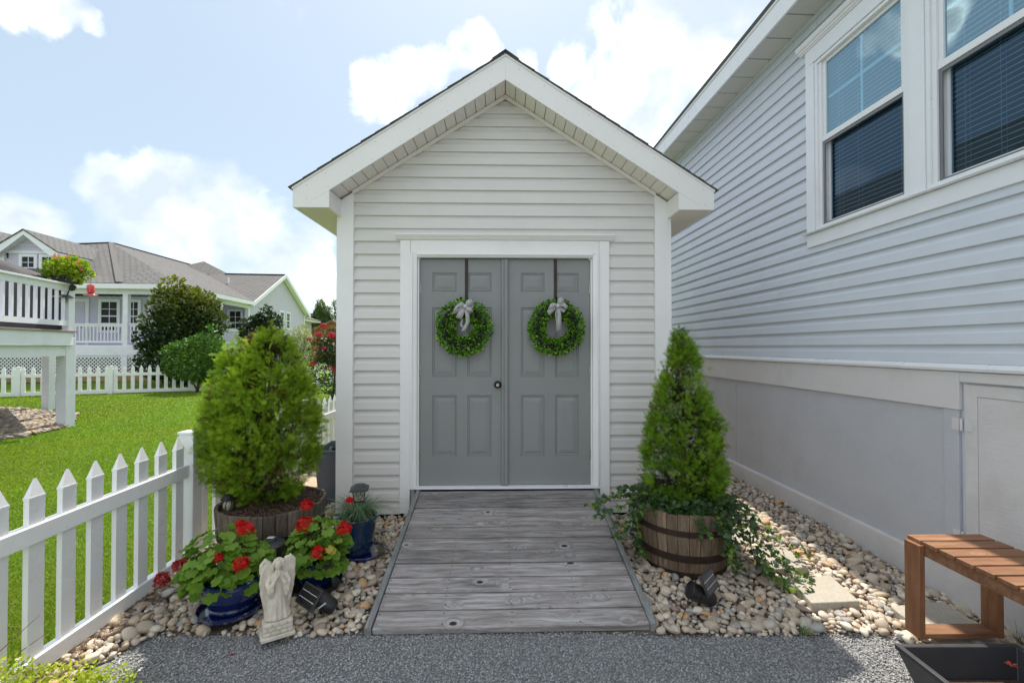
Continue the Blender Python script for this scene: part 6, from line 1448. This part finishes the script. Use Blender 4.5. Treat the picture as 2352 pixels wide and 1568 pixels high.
# porch posts, railing, beam
for (x, y) in ((-6.0, .12), (-2.0, .12), (-.12, .12), (-.12, 4.05), (-.12, 7.2)):
    mb = MB(); mb.box(x-.10, x+.10, y-.10, y+.10, 1.64, 3.86); mb.build('porch_post', M['paintwhite'], nh)
nb_('beam', 'paintwhite', -17, 0, .02, .22, 3.86, 4.06); nb_('beam', 'paintwhite', -.22, -.02, .22, 7.3, 3.86, 4.06)
nb_('porch_ceiling', 'paintwhite', -17, -.2, .2, 2.0, 4.04, 4.08); nb_('porch_ceiling', 'paintwhite', -2.2, -.2, 2.0, 7.3, 4.04, 4.08)
def prail(p, q, n):
    p = Vector(p); q = Vector(q); mb = MB(); seg_box(mb, p, q, -.05, .05, 2.52, 2.57); seg_box(mb, p, q, -.02, .02, 2.44, 2.52); seg_box(mb, p, q, -.02, .02, 1.74, 1.82); mb.build('rail', M['paintwhite'], nh)
    mb = MB()
    for i in range(n): t = (i+.5)/n; c_ = p.lerp(q, t); mb.box(c_.x-.02, c_.x+.02, c_.y-.02, c_.y+.02, 1.82, 2.44)
    mb.build('balusters', M['paintwhite'], nh)
prail((-5.9, .12), (-2.1, .12), 27); prail((-1.9, .12), (-.22, .12), 12); prail((-.12, .22), (-.12, 3.95), 27); prail((-.12, 4.15), (-.12, 7.1), 21); prail((-9.9, .12), (-6.1, .12), 27)
# windows and door
for pa, pb in ((234, 270), (296, 318)):
    a_, b_ = hx(pa, 2.0), hx(pb, 2.0); fwin((a_+b_)/2, b_-a_, 2.35, 3.68, 2.0-.018)
fwin(hx(541, 7.35), .62, 2.35, 3.68, 7.35-.018)
dxx = hx(172, 2.0); nb_('door_casing', 'vinyl', dxx-.62, dxx+.62, 1.93, 1.985, 1.64, 3.82)
mb = MB(); mb.box(dxx-.45, dxx+.45, 1.90, 1.935, 1.66, 3.68); dor = mb.build('door', M['siding_far'], nh)
mb = MB(); mb.box(dxx+.36, dxx+.40, 1.86, 1.90, 2.45, 2.65); mb.box(dxx+.26, dxx+.40, 1.85, 1.87, 2.55, 2.58); mb.build('handle', M['black'], dor)
for pa in (646, 660): fwin(hy(pa, -.1), .62, 2.95, 4.0, -.12+.018, axis='x')
# roofs
PK = (-7.74, 7.44, 7.64)
face('roof', [(-2.04, -.25, 4.30), PK, (-12.5, 7.6, 7.35), (-17, -.25, 4.30)], 'roof')
face('roof', [(-2.04, -.25, 4.30), (-2.06, 1.75, 5.34), PK], 'roof')
face('roof', [(-2.04, -.25, 4.30), (.25, -.25, 4.28), (-2.06, 1.75, 5.34)], 'roof')
face('roof', [(.25, -.25, 4.28), (.25, 7.4, 4.28), (-7.3, 15.2, 7.62), PK, (-2.06, 1.75, 5.34)], 'roof')
face('roof', [(.22, 7.1, 4.22), (.22, 12.28, 6.66), (-7.6, 12.28, 6.66), (-7.6, 7.1, 4.22)], 'roof')
face('roof', [(.22, 12.28, 6.66), (.22, 17.5, 4.18), (-7.6, 17.5, 4.18), (-7.6, 12.28, 6.66)], 'roof')
face('roof', [(-3.5, 12.3, 6.6), (-5.9, 13.6, 7.75), (-8.2, 11.0, 6.3)], 'roof'); face('roof', [(-3.5, 12.3, 6.6), (-5.9, 13.6, 7.75), (-3.7, 15.5, 6.0)], 'roof')
mb = MB(); mb.tube([(-2.7, 10.4, 5.5), (-2.7, 10.4, 6.15)], .06, 8); mb.build('vent_pipe', M['vinyl'], nh)
for (p, q) in (((-2.04, -.25, 4.34), PK), (PK, (-7.35, 14.9, 7.66)), (PK, (-12.5, 7.6, 7.38)), ((.22, 12.28, 6.68), (-3.8, 12.28, 6.68))):
    mb = MB(); mb.bar(p, q, .26, .03); mb.build('ridge_cap', M['ridge'], nh)
# fascias
nb_('fascia', 'vinyl', -17, .27, -.30, -.26, 4.06, 4.27); nb_('fascia', 'vinyl', .24, .28, -.26, 7.2, 4.05, 4.26)
nb_('soffit', 'vinyl', -17, .24, -.26, .02, 4.06, 4.08); nb_('soffit', 'vinyl', -.02, .24, .02, 7.3, 4.055, 4.075)
for (p, q) in (((.25, 7.05, 4.06), (.25, 12.28, 6.58)), ((.25, 17.6, 4.06), (.25, 12.28, 6.58))):
    mb = MB(); mb.bar(p, q, .05, .22); mb.build('rake_board', M['vinyl'], nh); mb = MB(); mb.bar((p[0]-.18, p[1], p[2]-.05), (q[0]-.18, q[1], q[2]-.05), .30, .02); mb.build('rake_soffit', M['vinyl'], nh)
nb_('rear_wing', 'siding_far', -6, -.6, 17.2, 20.6, .4, 3.7); nb_('fascia', 'vinyl', -6, .1, 17.2, 20.9, 3.7, 3.86); face('roof', [(.15, 17.25, 3.88), (.15, 21, 3.88), (-3.2, 21, 5.0), (-3.2, 17.25, 5.0)], 'roof'); fwin(18.6, .7, 2.6, 3.4, -.6, axis='x')
# front upper gable (bay) at the left
gx = hx(50, 1.6); GY = 1.6; gw = 1.42; ez, az = 5.93, 6.93
nb_('bay_wall', 'siding_far', gx-.95, gx+1.25, GY+.42, 6.5, 1.66, 6.0)
lap_wall('gable_wall', None, gx-1.25, gx+1.25, GY+.40, 6.02, 6.72, 'y', hwf=lambda z: (gx-min(1.25, max(.02, (6.75-z)/.70)), gx+min(1.25, max(.02, (6.75-z)/.70))))
for sgn in (-1, 1):
    mb = MB(); P = [(gx, az), (gx+sgn*gw, az-gw*.70), (gx+sgn*gw, az-gw*.70-.20), (gx+sgn*(gw-.32), az-gw*.70-.20), (gx, az-.24)]; mb.prism(P if sgn < 0 else P[::-1], 'y', GY, GY+.04); mb.build('rake_board', M['vinyl'], nh)
    face('roof', [(gx, GY-.03, az+.03), (gx+sgn*(gw+.04), GY-.03, az+.03-(gw+.04)*.70), (gx+sgn*(gw+.04), 6.6, az+.03-(gw+.04)*.70), (gx, 6.6, az+.03)], 'roof')
    x0, x1 = sorted((gx+sgn*(gw-.02), gx+sgn*(gw+.01))); nb_('fascia', 'vinyl', x0, x1, GY+.04, 5.4, az-gw*.70-.20, az-gw*.70); 
    mb = MB(); mb.bar((gx, GY+.22, az-.22), (gx+sgn*(gw-.1), GY+.22, az-.22-(gw-.1)*.70), .36, .02); mb.build('rake_soffit', M['vinyl'], nh)
    x0, x1 = sorted((gx+sgn*1.25, gx+sgn*1.08)); nb_('corner_board', 'vinyl', x0, x1, GY+.36, GY+.46, 1.7, 5.9)
nb_('frieze_board', 'vinyl', gx-1.08, gx+1.08, GY+.37, GY+.41, 5.90, 6.02)
for c_ in (-.10, .74): fwin(gx+c_, .50, 4.72, 5.74, GY+.41)
nb_('stair_stringer', 'paintwhite', -9, -5.6, -1.5, -1.42, .2, .3).matrix_basis = Matrix.Translation((-8.4, -1.5, .3)) @ Matrix.Rotation(R(-24), 4, 'Y') @ Matrix.Translation((5.6, 1.5, 0))
for i in range(8):
    mb = MB(); mb.box(-.03, .03, -.03, .03, 0, .9); o = mb.build('stair_baluster', M['paintwhite'], nh, loc=(-8.4+i*.16-1.0, -1.0, .15))
# roof corner of a further house at the left edge
oh = thing('far_house', 'grey shingled gable of another house cut off by the left edge', 'house', (-28.5, 24, 0))
mb = MB(); mb.box(-4, 1.0, 0, 6, 0, 6.5); mb.build('wall', M['siding_far'], oh)
for sgn in (-1, 1): face('roof', [(-1.5, -.3, 8.3), (-1.5+sgn*3.1, -.3, 6.4), (-1.5+sgn*3.1, 6.3, 6.4), (-1.5, 6.3, 8.3)], 'roof', par=oh)
mb = MB(); mb.prism([(-4, 6.5), (1, 6.5), (-1.5, 8.1)], 'y', 0, .1); mb.build('gable_wall', M['siding_far'], oh)
# wooden shed far away
ws = thing('wooden_shed', 'brown wooden shed with a small white window behind the flowering bushes', 'shed', (-16.6, 42.0, .2))
mb = MB(); mb.prism([(-2.6, 0), (2.6, 0), (2.6, 2.6), (0, 3.75), (-2.6, 2.6)], 'y', 0, 4); mb.build('wall', M['shedwood'], ws)
for sgn in (-1, 1):
    face('roof', [(0, -.25, 3.85), (sgn*2.9, -.25, 2.56), (sgn*2.9, 4.3, 2.56), (0, 4.3, 3.85)], 'roof', par=ws)
    mb = MB(); mb.bar((0, -.22, 3.76), (sgn*2.9, -.22, 2.46), .05, .16); mb.build('rake_board', M['shedwood'], ws)
mb = MB(); mb.box(-.45, .45, -.05, .0, 2.75, 3.05); mb.build('gable_vent', M['dark'], ws)
for (xc) in (-.35,):
    mb = MB(); mb.box(xc-.55, xc+.55, -.06, 0, .95, 1.75); wo = mb.build('window', M['vinyl'], ws); mb = MB(); mb.box(xc-.43, xc+.43, -.075, -.061, 1.05, 1.65); mb.build('pane', M['glassfar'], wo)
    mb = MB(); mb.box(xc-.02, xc+.02, -.09, -.076, 1.05, 1.65); mb.box(xc-.43, xc-.02, -.09, -.076, 1.33, 1.37); mb.box(xc+.02, xc+.43, -.09, -.076, 1.33, 1.37); mb.build('muntin', M['vinyl'], wo)

# ================================================================ SHRUBS AND TREES
def plant(name, label, cat, loc, blobs, N, size, c1, c2, tr=None, group=None, **kw):
    t = thing(name, label, cat, loc, 0, group); shrub(t, blobs, N, size, c1, c2, **kw)
    if tr: trunk(t, tr[0], tr[1], limbs=tr[2] if len(tr) > 2 else ())
    return t
plant('magnolia_bush', 'big dark glossy evergreen in front of the neighbouring porch, yellowish at its top', 'tree', (-13.35, 18.6, .12),
      [(0,0,1.0,1.50,1.2,1.05),(-.2,0,1.9,1.35,1.1,1.0),(.35,0,2.4,1.15,1.0,.95),(-.35,0,3.1,.85,.8,.75),(.55,0,3.15,.70,.7,.55),(-.5,0,3.75,.48,.48,.50),(.0,.1,3.2,.6,.6,.6)], 15000, .16, (.014,.036,.012), (.05,.095,.025), tr=([(0,0,0),(.05,0,1.5),(0,0,3)], [.14,.1,.05]), top=(2.2, 4.1, (.17,.19,.025)), sizevar=(.6, 1.2))
plant('green_shrub', 'loose bright green shrub leaning over the far picket fence', 'shrub', (-11.2, 16.2, -.05),
      [(0,0,1.15,.95,.8,.75),(-.55,0,1.35,.55,.5,.35),(.35,0,1.7,.55,.5,.35),(.5,0,.8,.5,.5,.5),(-.75,0,.85,.35,.4,.3),(.55,0,2.15,.2,.2,.2)], 4600, .115, (.035,.10,.018), (.13,.25,.035), tr=([(0,0,0),(.1,0,.5),(.15,0,1.4)], [.05,.04,.02], [([(0,0,.1),(-.3,0,.6),(-.5,0,1.2)], [.03,.02,.01]), ([(0,0,.05),(.35,.1,.6),(.5,.1,1.2)], [.03,.02,.01])]), sizevar=(.6, 1.3), shell=.2)
plant('dark_shrub', 'dark broadleaf bush in front of the neighbouring gable wall', 'shrub', (-13.3, 24.2, .2),
      [(0,0,1.9,.95,.8,.9),(.3,0,2.6,.7,.6,.65),(-.35,0,2.3,.7,.6,.6),(.2,0,3.1,.35,.35,.4),(-.2,0,1.0,.8,.7,.8)], 4200, .16, (.012,.03,.012), (.05,.09,.03), tr=([(0,0,0),(0,0,2)], [.08,.04]))
plant('variegated_shrub', 'pale yellow green variegated shrub right of the neighbouring house', 'shrub', (-7.35, 15.6, -.05),
      [(0,0,1.4,.50,.5,.55),(.1,0,1.85,.38,.4,.42),(-.22,0,1.0,.4,.4,.5),(.25,0,.9,.35,.4,.5)], 3000, .085, (.17,.22,.06), (.42,.42,.20), tr=([(0,0,0),(0,0,1.3)], [.05,.03]), sizevar=(.6, 1.2), shell=.3)
cm = plant('crape_myrtle', 'crape myrtle with crimson blossoms and reddish leaves beside the shed corner', 'shrub', (-5.35, 13.6, -.06),
      [(0,0,.8,.62,.5,.65),(.15,0,1.45,.50,.45,.5),(-.2,0,1.5,.40,.4,.4),(-.30,0,1.95,.28,.3,.28),(.3,0,1.95,.28,.3,.3)], 3600, .085, (.018,.045,.018), (.09,.14,.04), tr=([(0,0,0),(.05,0,.6),(.1,0,1.4)], [.05,.03,.015]), top=(1.4, 3.2, (.22,.07,.04)), shell=.3)
for (x, z, r_) in ((-.12,2.22,.10),(.12,1.95,.13),(.18,1.90,.12),(-.52,1.82,.08),(-.40,1.12,.11),(.14,.98,.13),(.22,.92,.10),(-.25,1.95,.10),(-.1,1.55,.08)):
    f_ = flower_head(cm, (x, -.42, z), r_*.8, 'crimson', 46)
for i, (x, y, h, w_) in enumerate(((-36.6,79,8.7,1.1),(-35.2,81,7.7,1.9),(-33.9,80,8.9,1.5),(-32.2,78,9.2,1.8),(-31.0,82,9.6,1.9))):
    labs = ['small thin far tree touching the right rake of the neighbouring gable', 'low rounded far tree above the rear wing roof of the neighbouring house', 'open topped far tree behind the left roof edge of the wooden shed', 'taller far tree above the wooden shed roof', 'tallest far tree, partly cut off by the white shed corner board'][i]
    bl_ = [(random.uniform(-w_*.45, w_*.45), random.uniform(-.6, .6), h*random.uniform(.45, .93), w_*random.uniform(.3, .5), w_*.4, h*random.uniform(.08, .14)) for _ in range(10)]
    plant('tree', labs, 'tree', (x, y, .2), bl_, 2400, .30, (.06,.10,.045), (.14,.20,.075), tr=([(0,0,0),(0,0,h*.8)], [.25,.1]), group='trees on the horizon', m=M['tree'], shell=.3)
tw_ = plant('woodland', 'dense low woodland along the horizon behind the far trees', 'trees', (-36, 95, .2), [(x*3.2, 0, 2.6+.8*math.sin(x*1.7), 3.0, 2.0, 2.9) for x in range(-16, 22)], 16000, .55, (.022,.05,.018), (.06,.10,.03), m=M['tree'])
tw_['kind'] = 'stuff'
